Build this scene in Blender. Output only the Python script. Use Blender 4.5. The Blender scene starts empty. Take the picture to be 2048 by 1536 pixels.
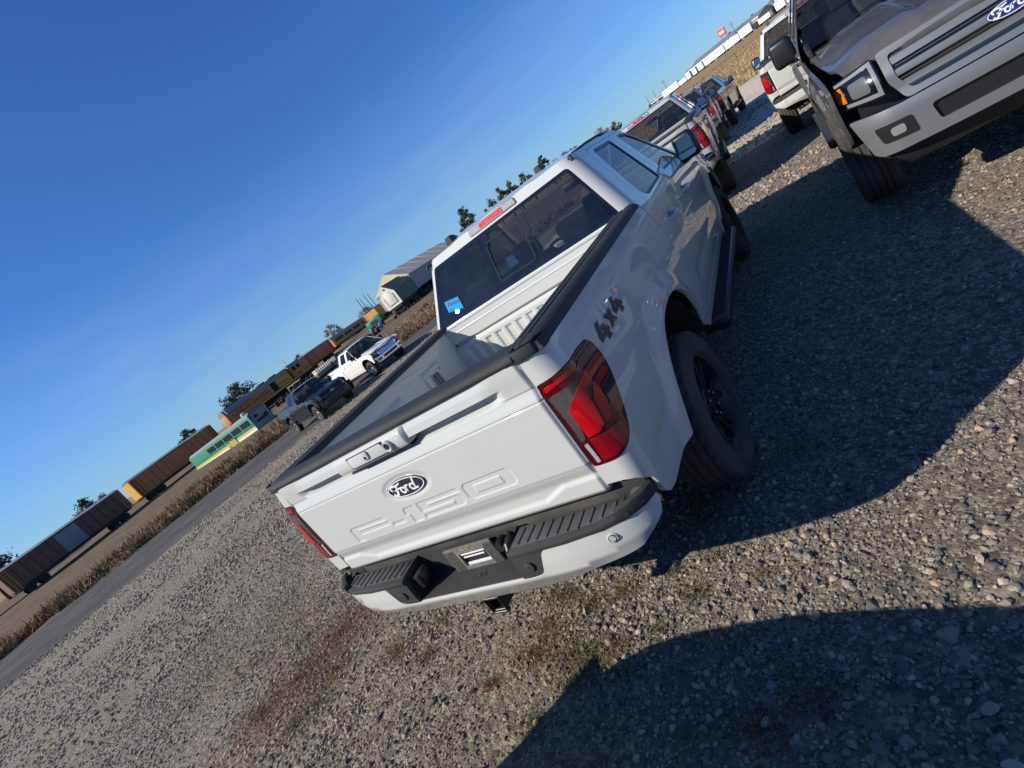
import bpy, bmesh, math, random
import numpy as np
from mathutils import Vector, Matrix
from mathutils.geometry import delaunay_2d_cdt

random.seed(7)
RNG = np.random.default_rng(11)
SC = bpy.context.scene
COL = SC.collection
R = math.radians

# ------------------------------------------------------------------ camera
def camera():
    yaw, pit, rol = -0.622279, -0.242342, -0.640524
    f = Vector((math.sin(yaw) * math.cos(pit), math.cos(yaw) * math.cos(pit), math.sin(pit)))
    r0 = f.cross(Vector((0, 0, 1))).normalized()
    u0 = r0.cross(f)
    r = math.cos(rol) * r0 + math.sin(rol) * u0
    u = -math.sin(rol) * r0 + math.cos(rol) * u0
    cd = bpy.data.cameras.new('camera')
    cd.sensor_width = 36.0
    cd.lens = 1053.37 / 2048 * 36
    cd.clip_start = 0.05
    cd.clip_end = 6000
    co = bpy.data.objects.new('camera', cd)
    COL.objects.link(co)
    m = Matrix((r, u, -f)).transposed().to_4x4()
    m.translation = Vector((1.759, -1.410, 1.779))
    co.matrix_world = m
    SC.camera = co
camera()

# ------------------------------------------------------------------ world, sun, exposure
SUN = Vector((-1.08, -1.13, 1.0)).normalized()      # towards the sun
SUN_EL = math.asin(SUN.z)
SUN_AZ = math.atan2(SUN.x, SUN.y)                   # clockwise from +y
W = bpy.data.worlds.new('World')
SC.world = W
W.use_nodes = True
wn = W.node_tree.nodes
wl = W.node_tree.links
wn.clear()
wo = wn.new('ShaderNodeOutputWorld')
bg = wn.new('ShaderNodeBackground')
sky = wn.new('ShaderNodeTexSky')
sky.sky_type = 'NISHITA'
sky.sun_disc = False
sky.sun_elevation = SUN_EL
sky.sun_rotation = SUN_AZ
sky.altitude = 300
sky.air_density = 1.0
sky.dust_density = 0.25
sky.ozone_density = 3.0
bg.inputs['Strength'].default_value = 0.055
hsv = wn.new('ShaderNodeHueSaturation')
hsv.inputs['Saturation'].default_value = 1.0
tint = wn.new('ShaderNodeVectorMath')
tint.operation = 'MULTIPLY'
tint.inputs[1].default_value = (0.70, 1.30, 2.15)
wl.new(sky.outputs['Color'], tint.inputs[0])
wl.new(tint.outputs['Vector'], hsv.inputs['Color'])
# thin cirrus: long soft streaks, low in the sky
tc = wn.new('ShaderNodeTexCoord')
mp = wn.new('ShaderNodeMapping')
mp.inputs['Rotation'].default_value = (0.0, 0.25, 0.6)
mp.inputs['Scale'].default_value = (1.2, 2.4, 11.0)
wl.new(tc.outputs['Generated'], mp.inputs['Vector'])
nz = wn.new('ShaderNodeTexNoise')
nz.inputs['Scale'].default_value = 2.2
nz.inputs['Detail'].default_value = 5
nz.inputs['Roughness'].default_value = 0.55
wl.new(mp.outputs['Vector'], nz.inputs['Vector'])
cr = wn.new('ShaderNodeValToRGB')
cr.color_ramp.elements[0].position = 0.46
cr.color_ramp.elements[1].position = 0.80
wl.new(nz.outputs['Fac'], cr.inputs['Fac'])
sx = wn.new('ShaderNodeSeparateXYZ')
wl.new(tc.outputs['Generated'], sx.inputs['Vector'])
mr = wn.new('ShaderNodeMapRange')
mr.inputs['From Min'].default_value = 0.0
mr.inputs['From Max'].default_value = 0.30
mr.inputs['To Min'].default_value = 0.42
mr.inputs['To Max'].default_value = 0.0
wl.new(sx.outputs['Z'], mr.inputs['Value'])
mm = wn.new('ShaderNodeMath')
mm.operation = 'MULTIPLY'
wl.new(cr.outputs['Color'], mm.inputs[0])
wl.new(mr.outputs['Result'], mm.inputs[1])
mx = wn.new('ShaderNodeMixRGB')
mx.inputs[2].default_value = (6.0, 8.6, 11.0, 1)
ma_ = wn.new('ShaderNodeMath')
ma_.operation = 'MULTIPLY_ADD'
ma_.inputs[1].default_value = 0.85
wl.new(mr.outputs['Result'], ma_.inputs[0])
wl.new(mm.outputs[0], ma_.inputs[2])
wl.new(ma_.outputs[0], mx.inputs[0])
wl.new(hsv.outputs['Color'], mx.inputs[1])
wl.new(mx.outputs['Color'], bg.inputs['Color'])
wl.new(bg.outputs['Background'], wo.inputs['Surface'])

sd = bpy.data.lights.new('sun', 'SUN')
sd.energy = 5.0
sd.angle = R(0.45)
sd.color = (1.0, 0.935, 0.825)
so = bpy.data.objects.new('sun', sd)
COL.objects.link(so)
so.rotation_euler = SUN.to_track_quat('Z', 'Y').to_euler()
so.location = (-20, -20, 30)

SC.view_settings.view_transform = 'Standard'
SC.view_settings.look = 'None'
SC.view_settings.exposure = 0.20
SC.view_settings.gamma = 1.0
SC.view_settings.use_curve_mapping = False
SC.render.engine = 'CYCLES'
SC.cycles.max_bounces = 7
SC.cycles.transparent_max_bounces = 14
SC.cycles.caustics_reflective = False
SC.cycles.caustics_refractive = False

# ------------------------------------------------------------------ materials
MATS = {}
def mat(name, color, rough=0.6, metal=0.0, coat=0.0, spec=0.5, var=0.0, vscale=8.0, bump=0.0, bscale=60.0,
        dust=0.0, dust_col=(0.33, 0.29, 0.24), coat_rough=0.03, obj=True):
    if name in MATS:
        return MATS[name]
    m = bpy.data.materials.new(name)
    m.use_nodes = True
    nt = m.node_tree
    b = nt.nodes['Principled BSDF']
    b.inputs['Base Color'].default_value = (*color, 1)
    b.inputs['Roughness'].default_value = rough
    b.inputs['Metallic'].default_value = metal
    b.inputs['Specular IOR Level'].default_value = spec
    b.inputs['Coat Weight'].default_value = coat
    b.inputs['Coat Roughness'].default_value = coat_rough
    t = nt.nodes.new('ShaderNodeTexCoord')
    src = t.outputs['Object' if obj else 'Generated']
    last = None
    if var > 0 or dust > 0:
        n = nt.nodes.new('ShaderNodeTexNoise')
        n.inputs['Scale'].default_value = vscale
        n.inputs['Detail'].default_value = 6
        n.inputs['Roughness'].default_value = 0.65
        nt.links.new(src, n.inputs['Vector'])
    if var > 0:
        mr_ = nt.nodes.new('ShaderNodeMapRange')
        mr_.inputs['From Min'].default_value = 0.3
        mr_.inputs['From Max'].default_value = 0.7
        mr_.inputs['To Min'].default_value = 1 - var
        mr_.inputs['To Max'].default_value = 1 + var
        nt.links.new(n.outputs['Fac'], mr_.inputs['Value'])
        mu = nt.nodes.new('ShaderNodeVectorMath')
        mu.operation = 'SCALE'
        mu.inputs[0].default_value = color
        nt.links.new(mr_.outputs['Result'], mu.inputs['Scale'])
        last = mu.outputs['Vector']
    if dust > 0:
        n2 = nt.nodes.new('ShaderNodeTexNoise')
        n2.inputs['Scale'].default_value = 3.1
        n2.inputs['Detail'].default_value = 8
        n2.inputs['Roughness'].default_value = 0.7
        nt.links.new(src, n2.inputs['Vector'])
        mr2 = nt.nodes.new('ShaderNodeMapRange')
        mr2.inputs['From Min'].default_value = 0.42
        mr2.inputs['From Max'].default_value = 0.75
        mr2.inputs['To Min'].default_value = dust * 0.25
        mr2.inputs['To Max'].default_value = dust
        nt.links.new(n2.outputs['Fac'], mr2.inputs['Value'])
        mxx = nt.nodes.new('ShaderNodeMixRGB')
        mxx.inputs[1].default_value = (*color, 1)
        mxx.inputs[2].default_value = (*dust_col, 1)
        nt.links.new(mr2.outputs['Result'], mxx.inputs[0])
        if last is not None:
            nt.links.new(last, mxx.inputs[1])
        last = mxx.outputs['Color']
        mr3 = nt.nodes.new('ShaderNodeMapRange')
        mr3.inputs['To Min'].default_value = rough
        mr3.inputs['To Max'].default_value = min(1, rough + dust * 0.6)
        nt.links.new(n2.outputs['Fac'], mr3.inputs['Value'])
        nt.links.new(mr3.outputs['Result'], b.inputs['Roughness'])
    if last is not None:
        nt.links.new(last, b.inputs['Base Color'])
    if bump > 0:
        n3 = nt.nodes.new('ShaderNodeTexNoise')
        n3.inputs['Scale'].default_value = bscale
        n3.inputs['Detail'].default_value = 3
        nt.links.new(src, n3.inputs['Vector'])
        bu = nt.nodes.new('ShaderNodeBump')
        bu.inputs['Strength'].default_value = bump
        bu.inputs['Distance'].default_value = 0.01
        nt.links.new(n3.outputs['Fac'], bu.inputs['Height'])
        nt.links.new(bu.outputs['Normal'], b.inputs['Normal'])
    MATS[name] = m
    return m

def paint(name, color, rough=0.46, metal=0.0, dust=0.06):
    return mat(name, color, rough=rough, metal=metal, coat=1.0, spec=0.06, var=0.02, vscale=900, dust=dust)

def glass(name, tint, refl=1.0):
    m = bpy.data.materials.new(name)
    m.use_nodes = True
    nt = m.node_tree
    nt.nodes.clear()
    o = nt.nodes.new('ShaderNodeOutputMaterial')
    tr = nt.nodes.new('ShaderNodeBsdfTransparent')
    tr.inputs['Color'].default_value = (*tint, 1)
    gl = nt.nodes.new('ShaderNodeBsdfGlossy')
    gl.inputs['Roughness'].default_value = 0.0
    gl.inputs['Color'].default_value = (refl, refl, refl, 1)
    ge = nt.nodes.new('ShaderNodeNewGeometry')
    dt = nt.nodes.new('ShaderNodeVectorMath'); dt.operation = 'DOT_PRODUCT'
    nt.links.new(ge.outputs['Normal'], dt.inputs[0]); nt.links.new(ge.outputs['Incoming'], dt.inputs[1])
    def mth(op, x, y=None):
        q = nt.nodes.new('ShaderNodeMath'); q.operation = op
        for i, v in enumerate((x, y)):
            if v is None: continue
            if isinstance(v, float): q.inputs[i].default_value = v
            else: nt.links.new(v, q.inputs[i])
        return q.outputs[0]
    sch = mth('POWER', mth('SUBTRACT', 1.0, mth('ABSOLUTE', dt.outputs['Value'])), 5.0)
    fr_out = mth('ADD', mth('MULTIPLY', sch, 0.92), 0.06)
    mi = nt.nodes.new('ShaderNodeMixShader')
    nt.links.new(fr_out, mi.inputs[0])
    nt.links.new(tr.outputs[0], mi.inputs[1])
    nt.links.new(gl.outputs[0], mi.inputs[2])
    # a film of fine dust and dried drops
    df = nt.nodes.new('ShaderNodeBsdfDiffuse')
    df.inputs['Color'].default_value = (0.42, 0.40, 0.37, 1)
    t = nt.nodes.new('ShaderNodeTexCoord')
    n = nt.nodes.new('ShaderNodeTexNoise')
    n.inputs['Scale'].default_value = 9
    n.inputs['Detail'].default_value = 8
    n.inputs['Roughness'].default_value = 0.75
    nt.links.new(t.outputs['Object'], n.inputs['Vector'])
    r_ = nt.nodes.new('ShaderNodeMapRange')
    r_.inputs['From Min'].default_value = 0.4
    r_.inputs['From Max'].default_value = 0.85
    r_.inputs['To Min'].default_value = 0.003
    r_.inputs['To Max'].default_value = 0.025
    nt.links.new(n.outputs['Fac'], r_.inputs['Value'])
    m2 = nt.nodes.new('ShaderNodeMixShader')
    nt.links.new(r_.outputs['Result'], m2.inputs[0])
    nt.links.new(mi.outputs[0], m2.inputs[1])
    nt.links.new(df.outputs[0], m2.inputs[2])
    nt.links.new(m2.outputs[0], o.inputs['Surface'])
    MATS[name] = m
    return m

WHITE = paint('light_grey_paint', (0.545, 0.548, 0.515), dust=0.05)
SILVER = paint('silver_paint', (0.43, 0.44, 0.44), metal=0.25)
GREYP = paint('grey_paint', (0.17, 0.18, 0.19), metal=0.4)
DARKP = paint('charcoal_paint', (0.016, 0.017, 0.021), dust=0.02)
DUSTP = paint('dusty_graphite_paint', (0.07, 0.07, 0.073), metal=0.2, dust=0.30)
BLACKP = paint('black_paint', (0.012, 0.012, 0.014), dust=0.12)
PUREW = paint('white_paint', (0.80, 0.79, 0.76))
PLASTIC = mat('textured_black_plastic', (0.024, 0.025, 0.028), rough=0.62, spec=0.35, bump=0.25, bscale=900, dust=0.10)
STEP = mat('worn_step_plastic', (0.04, 0.041, 0.044), rough=0.55, spec=0.35, bump=0.2, bscale=700, dust=0.34, dust_col=(0.22, 0.21, 0.20))
TRIM = mat('black_trim', (0.012, 0.012, 0.013), rough=0.4)
GLOSSB = mat('gloss_black', (0.006, 0.006, 0.008), rough=0.15, coat=1.0)
CHROME = mat('chrome', (0.75, 0.76, 0.78), rough=0.09, metal=1.0)
ALLOY = mat('alloy', (0.55, 0.55, 0.56), rough=0.25, metal=1.0)
RUBBER = mat('tyre_rubber', (0.034, 0.032, 0.030), rough=0.85, spec=0.25, bump=0.15, bscale=120, dust=0.5, dust_col=(0.16, 0.14, 0.12))
CABIN = mat('cabin_dark', (0.022, 0.022, 0.024), rough=0.8)
SEAT = mat('seat_cloth', (0.05, 0.05, 0.055), rough=0.9, bump=0.2, bscale=300)
LINER = mat('wheel_liner_felt', (0.018, 0.018, 0.018), rough=0.95, bump=0.3, bscale=150)
FRAME = mat('frame_steel', (0.02, 0.019, 0.018), rough=0.6, dust=0.3)
REDL = mat('red_lens', (0.46, 0.003, 0.009), rough=0.25, spec=0.2, coat=1.0)
REDD = mat('dark_red_lens', (0.075, 0.0015, 0.005), rough=0.25, spec=0.2, coat=1.0)
SMOKE = mat('smoked_lens', (0.022, 0.018, 0.020), rough=0.3, coat=1.0, bump=0.5, bscale=700)
CLEARL = mat('clear_reflector', (0.40, 0.40, 0.40), rough=0.25, coat=1.0, bump=0.8, bscale=220)
AMBER = mat('amber_lens', (0.8, 0.16, 0.01), rough=0.25, coat=1.0)
MIRROR = mat('mirror_silver', (0.85, 0.88, 0.90), rough=0.01, metal=1.0)
STICKER = mat('blue_sticker', (0.0, 0.27, 0.62), rough=0.7, spec=0.2)
INK = mat('black_ink', (0.006, 0.02, 0.035), rough=0.6)
BADGEB = mat('badge_black', (0.008, 0.012, 0.025), rough=0.2, coat=1.0)
BADGEBL = mat('badge_blue', (0.006, 0.03, 0.16), rough=0.2, coat=1.0)
BADGEW = mat('badge_silver', (0.80, 0.80, 0.80), rough=0.3)
EXH = mat('exhaust_steel', (0.42, 0.38, 0.33), rough=0.35, metal=0.9)
BROWNST = mat('brown_sticker', (0.25, 0.12, 0.05), rough=0.6)
GL_REAR = glass('privacy_glass', (0.36, 0.37, 0.365))
GL_SIDE = glass('side_glass', (0.26, 0.27, 0.265), 0.72)
GL_DOOR = glass('rear_door_glass', (0.10, 0.105, 0.105), 0.72)
GL_FRONT = glass('clear_glass', (0.62, 0.66, 0.64))

# ------------------------------------------------------------------ mesh helpers
def put(name, me, m=None, parent=None, loc=None):
    o = bpy.data.objects.new(name, me)
    COL.objects.link(o)
    if m is not None and not me.materials:
        for q in (m if isinstance(m, (list, tuple)) else [m]):
            me.materials.append(q)
    if parent is not None:
        o.parent = parent
    if loc is not None:
        o.location = loc
    return o

def tag(o, label=None, cat=None, group=None, kind=None):
    if label: o['label'] = label
    if cat: o['category'] = cat
    if group: o['group'] = group
    if kind: o['kind'] = kind
    return o

def empty(name, loc=(0, 0, 0), rz=0.0, s=1.0):
    o = bpy.data.objects.new(name, None)
    COL.objects.link(o)
    o.location = loc
    o.rotation_euler = (0, 0, rz)
    o.scale = (s, s, s)
    o.empty_display_size = 0.3
    return o

def pydata(name, V, F, smooth=True, N=None, mi=None):
    me = bpy.data.meshes.new(name)
    me.from_pydata([tuple(map(float, v)) for v in V], [], [tuple(map(int, f)) for f in F])
    if smooth:
        me.polygons.foreach_set('use_smooth', [True] * len(me.polygons))
    if mi is not None:
        me.polygons.foreach_set('material_index', list(mi))
    me.update()
    if N is not None:
        me.normals_split_custom_set_from_vertices([tuple(map(float, n)) for n in N])
    return me

class MB:
    """collects shapes into one mesh"""
    def __init__(self):
        self.V = []; self.F = []; self.M = []
        self.n = 0
    def add(self, V, F, mi=0):
        self.V.extend([tuple(map(float, v)) for v in V])
        self.F.extend([tuple(int(i) + self.n for i in f) for f in F])
        self.M.extend([mi] * len(F))
        self.n += len(V)
        return self
    def box(self, c, s, mi=0, rot=None, taper=1.0):
        x, y, z = [k / 2 for k in s]
        P = [(-x, -y, -z), (x, -y, -z), (x, y, -z), (-x, y, -z), (-x * taper, -y * taper, z), (x * taper, -y * taper, z), (x * taper, y * taper, z), (-x * taper, y * taper, z)]
        if rot is not None:
            P = [tuple(rot @ Vector(p)) for p in P]
        P = [(p[0] + c[0], p[1] + c[1], p[2] + c[2]) for p in P]
        return self.add(P, [(0, 3, 2, 1), (4, 5, 6, 7), (0, 1, 5, 4), (1, 2, 6, 5), (2, 3, 7, 6), (3, 0, 4, 7)], mi)
    def tube(self, pts, r, k=8, mi=0, caps=True):
        pts = [Vector(p) for p in pts]
        rr = r if isinstance(r, (list, tuple)) else [r] * len(pts)
        V = []; F = []
        prev = None
        for i, p in enumerate(pts):
            t = (pts[min(i + 1, len(pts) - 1)] - pts[max(i - 1, 0)]).normalized()
            a = Vector((0, 0, 1)) if abs(t.z) < 0.9 else Vector((1, 0, 0))
            if prev is not None: a = prev
            b = t.cross(a).normalized(); a2 = b.cross(t).normalized(); prev = a2
            for j in range(k):
                an = 2 * math.pi * j / k
                V.append(p + (a2 * math.cos(an) + b * math.sin(an)) * rr[i])
        for i in range(len(pts) - 1):
            for j in range(k):
                F.append((i * k + j, i * k + (j + 1) % k, (i + 1) * k + (j + 1) % k, (i + 1) * k + j))
        if caps:
            F.append(tuple(range(k))[::-1]); F.append(tuple((len(pts) - 1) * k + j for j in range(k)))
        return self.add(V, F, mi)
    def lathe(self, prof, k=32, axis='x', c=(0, 0, 0), mi=0, closed=False):
        """prof: (axial, radius)"""
        V = []; F = []
        n = len(prof)
        for a, r in prof:
            for j in range(k):
                t = 2 * math.pi * j / k
                p = {'x': (a, r * math.cos(t), r * math.sin(t)), 'y': (r * math.cos(t), a, r * math.sin(t)), 'z': (r * math.cos(t), r * math.sin(t), a)}[axis]
                V.append((p[0] + c[0], p[1] + c[1], p[2] + c[2]))
        for i in range(n if closed else n - 1):
            i2 = (i + 1) % n
            for j in range(k):
                F.append((i * k + j, i * k + (j + 1) % k, i2 * k + (j + 1) % k, i2 * k + j))
        return self.add(V, F, mi)
    def prism(self, poly, d0, d1, axis='y', mi=0):
        """poly in the two other axes, extruded along axis"""
        n = len(poly)
        def P(p, d):
            return {'y': (p[0], d, p[1]), 'x': (d, p[0], p[1]), 'z': (p[0], p[1], d)}[axis]
        V = [P(p, d0) for p in poly] + [P(p, d1) for p in poly]
        F = [tuple(range(n)), tuple(range(2 * n - 1, n - 1, -1))]
        F += [(i, i + n, (i + 1) % n + n, (i + 1) % n) for i in range(n)]
        return self.add(V, F, mi)
    def build(self, name, m, parent=None, smooth=False, bevel=0.0, segs=2, angle=35, loc=None):
        me = pydata(name, self.V, self.F, smooth=False, mi=self.M)
        bm = bmesh.new(); bm.from_mesh(me)
        bmesh.ops.recalc_face_normals(bm, faces=bm.faces)
        if bevel > 0:
            ed = [e for e in bm.edges if len(e.link_faces) == 2 and e.calc_face_angle(0) > R(25)]
            bmesh.ops.bevel(bm, geom=ed, offset=bevel, segments=segs, profile=0.5, affect='EDGES', clamp_overlap=True)
        for f in bm.faces: f.smooth = smooth or bevel > 0
        if smooth or bevel > 0:
            for e in bm.edges:
                if len(e.link_faces) == 2 and e.calc_face_angle(0) > R(angle): e.smooth = False
        bm.to_mesh(me); bm.free()
        return put(name, me, m, parent, loc)

def in_poly(P, L):
    x, y = P[:, 0], P[:, 1]
    c = np.zeros(len(P), bool)
    n = len(L)
    for i in range(n):
        x1, y1 = L[i]; x2, y2 = L[(i + 1) % n]
        if y1 == y2: continue
        k = ((y1 > y) != (y2 > y)) & (x < (x2 - x1) * (y - y1) / (y2 - y1) + x1)
        c ^= k
    return c

def seg_dist(P, L, closed=True):
    d = np.full(len(P), 1e9)
    n = len(L)
    for i in range(n if closed else n - 1):
        a = np.array(L[i]); b = np.array(L[(i + 1) % n]); ab = b - a
        q = ab @ ab
        if q < 1e-14: continue
        t = np.clip(((P - a) @ ab) / q, 0, 1)
        d = np.minimum(d, np.hypot(*(P - a - t[:, None] * ab).T))
    return d

def resample(L, res):
    out = []
    n = len(L)
    for i in range(n):
        a = np.array(L[i], float); b = np.array(L[(i + 1) % n], float)
        k = max(1, int(math.ceil(np.hypot(*(b - a)) / res)))
        for j in range(k): out.append(a + (b - a) * j / k)
    return np.array(out)

def rounded(L, r, k=5):
    """round the corners of a closed polygon; r one value or one per corner"""
    out = []
    n = len(L)
    for i in range(n):
        p = np.array(L[i], float); a = np.array(L[i - 1], float); b = np.array(L[(i + 1) % n], float)
        ri = r[i] if isinstance(r, (list, tuple)) else r
        da, db = np.hypot(*(a - p)), np.hypot(*(b - p))
        ri = min(ri, da * 0.45, db * 0.45)
        if ri <= 1e-6: out.append(tuple(p)); continue
        pa = p + (a - p) / da * ri; pb = p + (b - p) / db * ri
        for j in range(k + 1):
            t = j / k
            out.append(tuple((1 - t) ** 2 * pa + 2 * t * (1 - t) * p + t * t * pb))
    return out

def panel(name, f, outline, holes=(), res=0.03, m=None, parent=None, rim=0.02, inward=False, center=(0, 2.5, 1.0), mirror=False, off=0.0):
    """sheet bent over the function f(u,v) -> xyz, with a folded rim along every edge"""
    loops = [resample(outline, res)] + [resample(h, res) for h in holes]
    lo = loops[0].min(0); hi = loops[0].max(0)
    gx, gy = np.meshgrid(np.arange(lo[0], hi[0], res), np.arange(lo[1], hi[1], res))
    gx = gx + (np.arange(gx.shape[0]) % 2)[:, None] * res * 0.5
    G = np.stack([gx.ravel(), gy.ravel()], -1)
    k = in_poly(G, loops[0])
    for h in loops[1:]: k &= ~in_poly(G, h)
    G = G[k]
    for L in loops:
        if len(G): G = G[seg_dist(G, L) > res * 0.45]
    pts = [tuple(p) for L in loops for p in L] + [tuple(p) for p in G]
    ed = []
    s = 0
    for L in loops:
        n = len(L); ed += [(s + i, s + (i + 1) % n) for i in range(n)]; s += n
    r = delaunay_2d_cdt([Vector(p) for p in pts], ed, [], 0, 1e-7)
    P = np.array([tuple(v) for v in r[0]]); T = np.array([t for t in r[2] if len(t) == 3])
    c = P[T].mean(1)
    k = in_poly(c, loops[0])
    for h in loops[1:]: k &= ~in_poly(c, h)
    T = T[k]
    def ev(Q):
        X = f(Q[:, 0], Q[:, 1])
        e = 1e-4
        a = f(Q[:, 0] + e, Q[:, 1]) - f(Q[:, 0] - e, Q[:, 1])
        b = f(Q[:, 0], Q[:, 1] + e) - f(Q[:, 0], Q[:, 1] - e)
        n = np.cross(a, b); n /= np.linalg.norm(n, axis=1)[:, None] + 1e-12
        return X, n
    X, N = ev(P)
    sg = np.sign(np.sum((X - np.array(center)) * N)) * (-1 if inward else 1)
    N = N * sg
    X = X + N * off
    V = [X]; F = [T if sg > 0 else T[:, ::-1]]; NN = [N]
    # make winding follow N
    fa = F[0]
    fn = np.cross(X[fa[:, 1]] - X[fa[:, 0]], X[fa[:, 2]] - X[fa[:, 0]])
    bad = np.sum(fn * N[fa[:, 0]], 1) < 0
    fa = fa.copy(); fa[bad] = fa[bad][:, ::-1]
    F = [tuple(t) for t in fa]
    base = len(X)
    if rim > 0:
        for li, L in enumerate(loops):
            XL, NL = ev(L); NL = NL * sg; XL = XL + NL * off
            n = len(L)
            tg = np.roll(XL, -1, 0) - np.roll(XL, 1, 0)
            side = np.cross(tg, NL); side /= np.linalg.norm(side, axis=1)[:, None] + 1e-12
            # side must point out of the sheet
            ar = 0.5 * np.sum(L[:, 0] * np.roll(L[:, 1], -1) - np.roll(L[:, 0], -1) * L[:, 1])
            cen = XL.mean(0)
            sgn = np.sign(np.sum((XL - cen) * side)) * (1 if li == 0 else -1)
            side = side * sgn
            b = 0.004
            A = XL; B = XL + side * b * 0.0 - NL * rim
            V += [A, B]; NN += [side * 0.92 + NL * 0.4, side]
            for i in range(n):
                j = (i + 1) % n
                q = (base + i, base + j, base + n + j, base + n + i)
                p0, p1, p2 = A[i], A[j], B[j]
                if np.dot(np.cross(p1 - p0, p2 - p0), side[i]) < 0: q = q[::-1]
                F.append(q)
            base += 2 * n
    V = np.concatenate(V); NN = np.concatenate(NN)
    NN /= np.linalg.norm(NN, axis=1)[:, None] + 1e-12
    if mirror:
        V = V * np.array([-1, 1, 1]); NN = NN * np.array([-1, 1, 1]); F = [t[::-1] for t in F]
    me = pydata(name, V, F, True, NN)
    return put(name, me, m, parent)

def curve1(xs, ys, sig=0.0, n=600):
    """smooth 1-D interpolant"""
    X = np.linspace(xs[0], xs[-1], n)
    Y = np.interp(X, xs, ys)
    if sig > 0:
        k = max(1, int(sig / (xs[-1] - xs[0]) * n))
        ker = np.exp(-0.5 * (np.arange(-3 * k, 3 * k + 1) / k) ** 2); ker /= ker.sum()
        P = np.concatenate([2 * Y[0] - Y[1:3 * k + 1][::-1], Y, 2 * Y[-1] - Y[-3 * k - 1:-1][::-1]])
        Y = np.convolve(P, ker, 'valid')
    return lambda q: np.interp(q, X, Y)

def sstep(a, b, x):
    t = np.clip((x - a) / (b - a), 0, 1)
    return t * t * (3 - 2 * t)

def text_mesh(s, size, extrude=0.0, bold=0.0):
    cu = bpy.data.curves.new('txt', 'FONT')
    cu.body = s; cu.size = size; cu.extrude = extrude; cu.offset = bold
    cu.align_x = 'CENTER'; cu.align_y = 'CENTER'
    cu.resolution_u = 3
    o = bpy.data.objects.new('txt', cu); COL.objects.link(o)
    dg = bpy.context.evaluated_depsgraph_get()
    me = bpy.data.meshes.new_from_object(o.evaluated_get(dg))
    bpy.data.objects.remove(o); bpy.data.curves.remove(cu)
    return me

def text_obj(name, s, size, m, parent, mtx, extrude=0.001, bold=0.0, sx=1.0):
    me = text_mesh(s, size, extrude, bold)
    me.materials.clear()
    me.transform(Matrix.Diagonal((sx, 1, 1, 1)))
    me.transform(mtx)
    return put(name, me, m, parent)

def frame_mtx(o, xa, ya):
    xa = Vector(xa).normalized(); ya = Vector(ya); ya = (ya - xa * ya.dot(xa)).normalized(); za = xa.cross(ya)
    m = Matrix((xa, ya, za)).transposed().to_4x4(); m.translation = Vector(o)
    return m

def children(o):
    return [c for c in bpy.data.objects if c.parent == o]

def copy_tree(o, over, parent=None, skip=(), kids=None):
    if kids is None:
        kids = {}
        for c in bpy.data.objects:
            if c.parent: kids.setdefault(c.parent.name, []).append(c)
    c = o.copy(); COL.objects.link(c)
    if parent is not None: c.parent = parent
    if o.type == 'MESH':
        for s in c.material_slots:
            if s.material and s.material.name in over:
                mm_ = over[s.material.name]; s.link = 'OBJECT'; s.material = mm_
    for k in kids.get(o.name, []):
        if k.name.split('.')[0] in skip: continue
        copy_tree(k, over, c, skip, kids)
    return c

# ------------------------------------------------------------------ the pickup: shape functions (x right, y forward, z up; tailgate at y = 0)
XB = curve1([.45, .60, .75, .95, 1.10, 1.25, 1.36, 1.42], [.92, .94, .965, .982, .975, .955, .935, .915], .05)
XC = curve1([.45, .60, .75, .95, 1.10, 1.22, 1.32, 1.39, 1.45, 1.84, 1.90, 1.93], [.905, .93, .958, .968, .966, .955, .945, .926, .90, .725, .69, .66], .03)
RC = .085
CABR = .11
AX_R, AX_F = 1.11, 4.80
def archd(y, z, yc, zc=.43, a=.575, b=.60, p=2.4):
    return ((np.abs(y - yc) / a) ** p + (np.maximum(z - zc, 0) / b) ** p) ** (1 / p)
def bed_f(u, z):
    X = XB(z) + .028 * (1 - sstep(1.0, 1.22, archd(u, z, AX_R)))
    X = X - .010 * np.exp(-((z - .80) / .05) ** 2) * sstep(1.75, 1.55, u) * sstep(.1, .3, u) * sstep(1.1, 1.3, archd(u, z, AX_R))
    a = np.clip((RC - u) / RC, 0, np.pi / 2); ex = np.maximum(RC - RC * np.pi / 2 - u, 0)
    return np.stack([X - RC + RC * np.cos(a) - ex, np.where(u > RC, u, RC - RC * np.sin(a)), z + 0 * u], -1)
def u_in(z, x=.818):                        # u where the rear face of the bedside meets the tailgate
    X = float(bed_f(np.array([RC]), np.array([z]))[0, 0])
    return RC - RC * math.pi / 2 - (X - RC - x)
def yb(z):                                  # rear plane of the cab
    return 1.84 + (z - 1.43) * .43
def cab_f(u, z):
    X = XC(z) + .028 * (1 - sstep(1.0, 1.22, archd(u, z, AX_F)))
    X = X - .012 * np.exp(-((z - .78) / .05) ** 2) * sstep(2.1, 2.3, u) * sstep(4.15, 3.95, u)
    X = X - .045 * sstep(4.5, 5.9, u) ** 1.5
    Y0 = np.where(z > 1.30, yb(np.maximum(z, 1.30)), yb(1.30))
    a = np.clip((Y0 + CABR - u) / CABR, 0, 1.2)
    return np.stack([X - CABR + CABR * np.cos(a), np.where(u > Y0 + CABR, u, Y0 + CABR - CABR * np.sin(a)), z + 0 * u], -1)
def back_f(x, z):
    X = XC(z) - CABR
    ax = np.maximum(np.abs(x) - X, 0)
    ax = np.minimum(ax, CABR * .97)
    return np.stack([x, yb(z) + CABR - np.sqrt(CABR ** 2 - ax ** 2), z], -1)
def wind_y(x, z):                           # windshield
    return 4.42 - (z - 1.29) * 1.62 - .16 * (x / .8) ** 2
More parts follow.
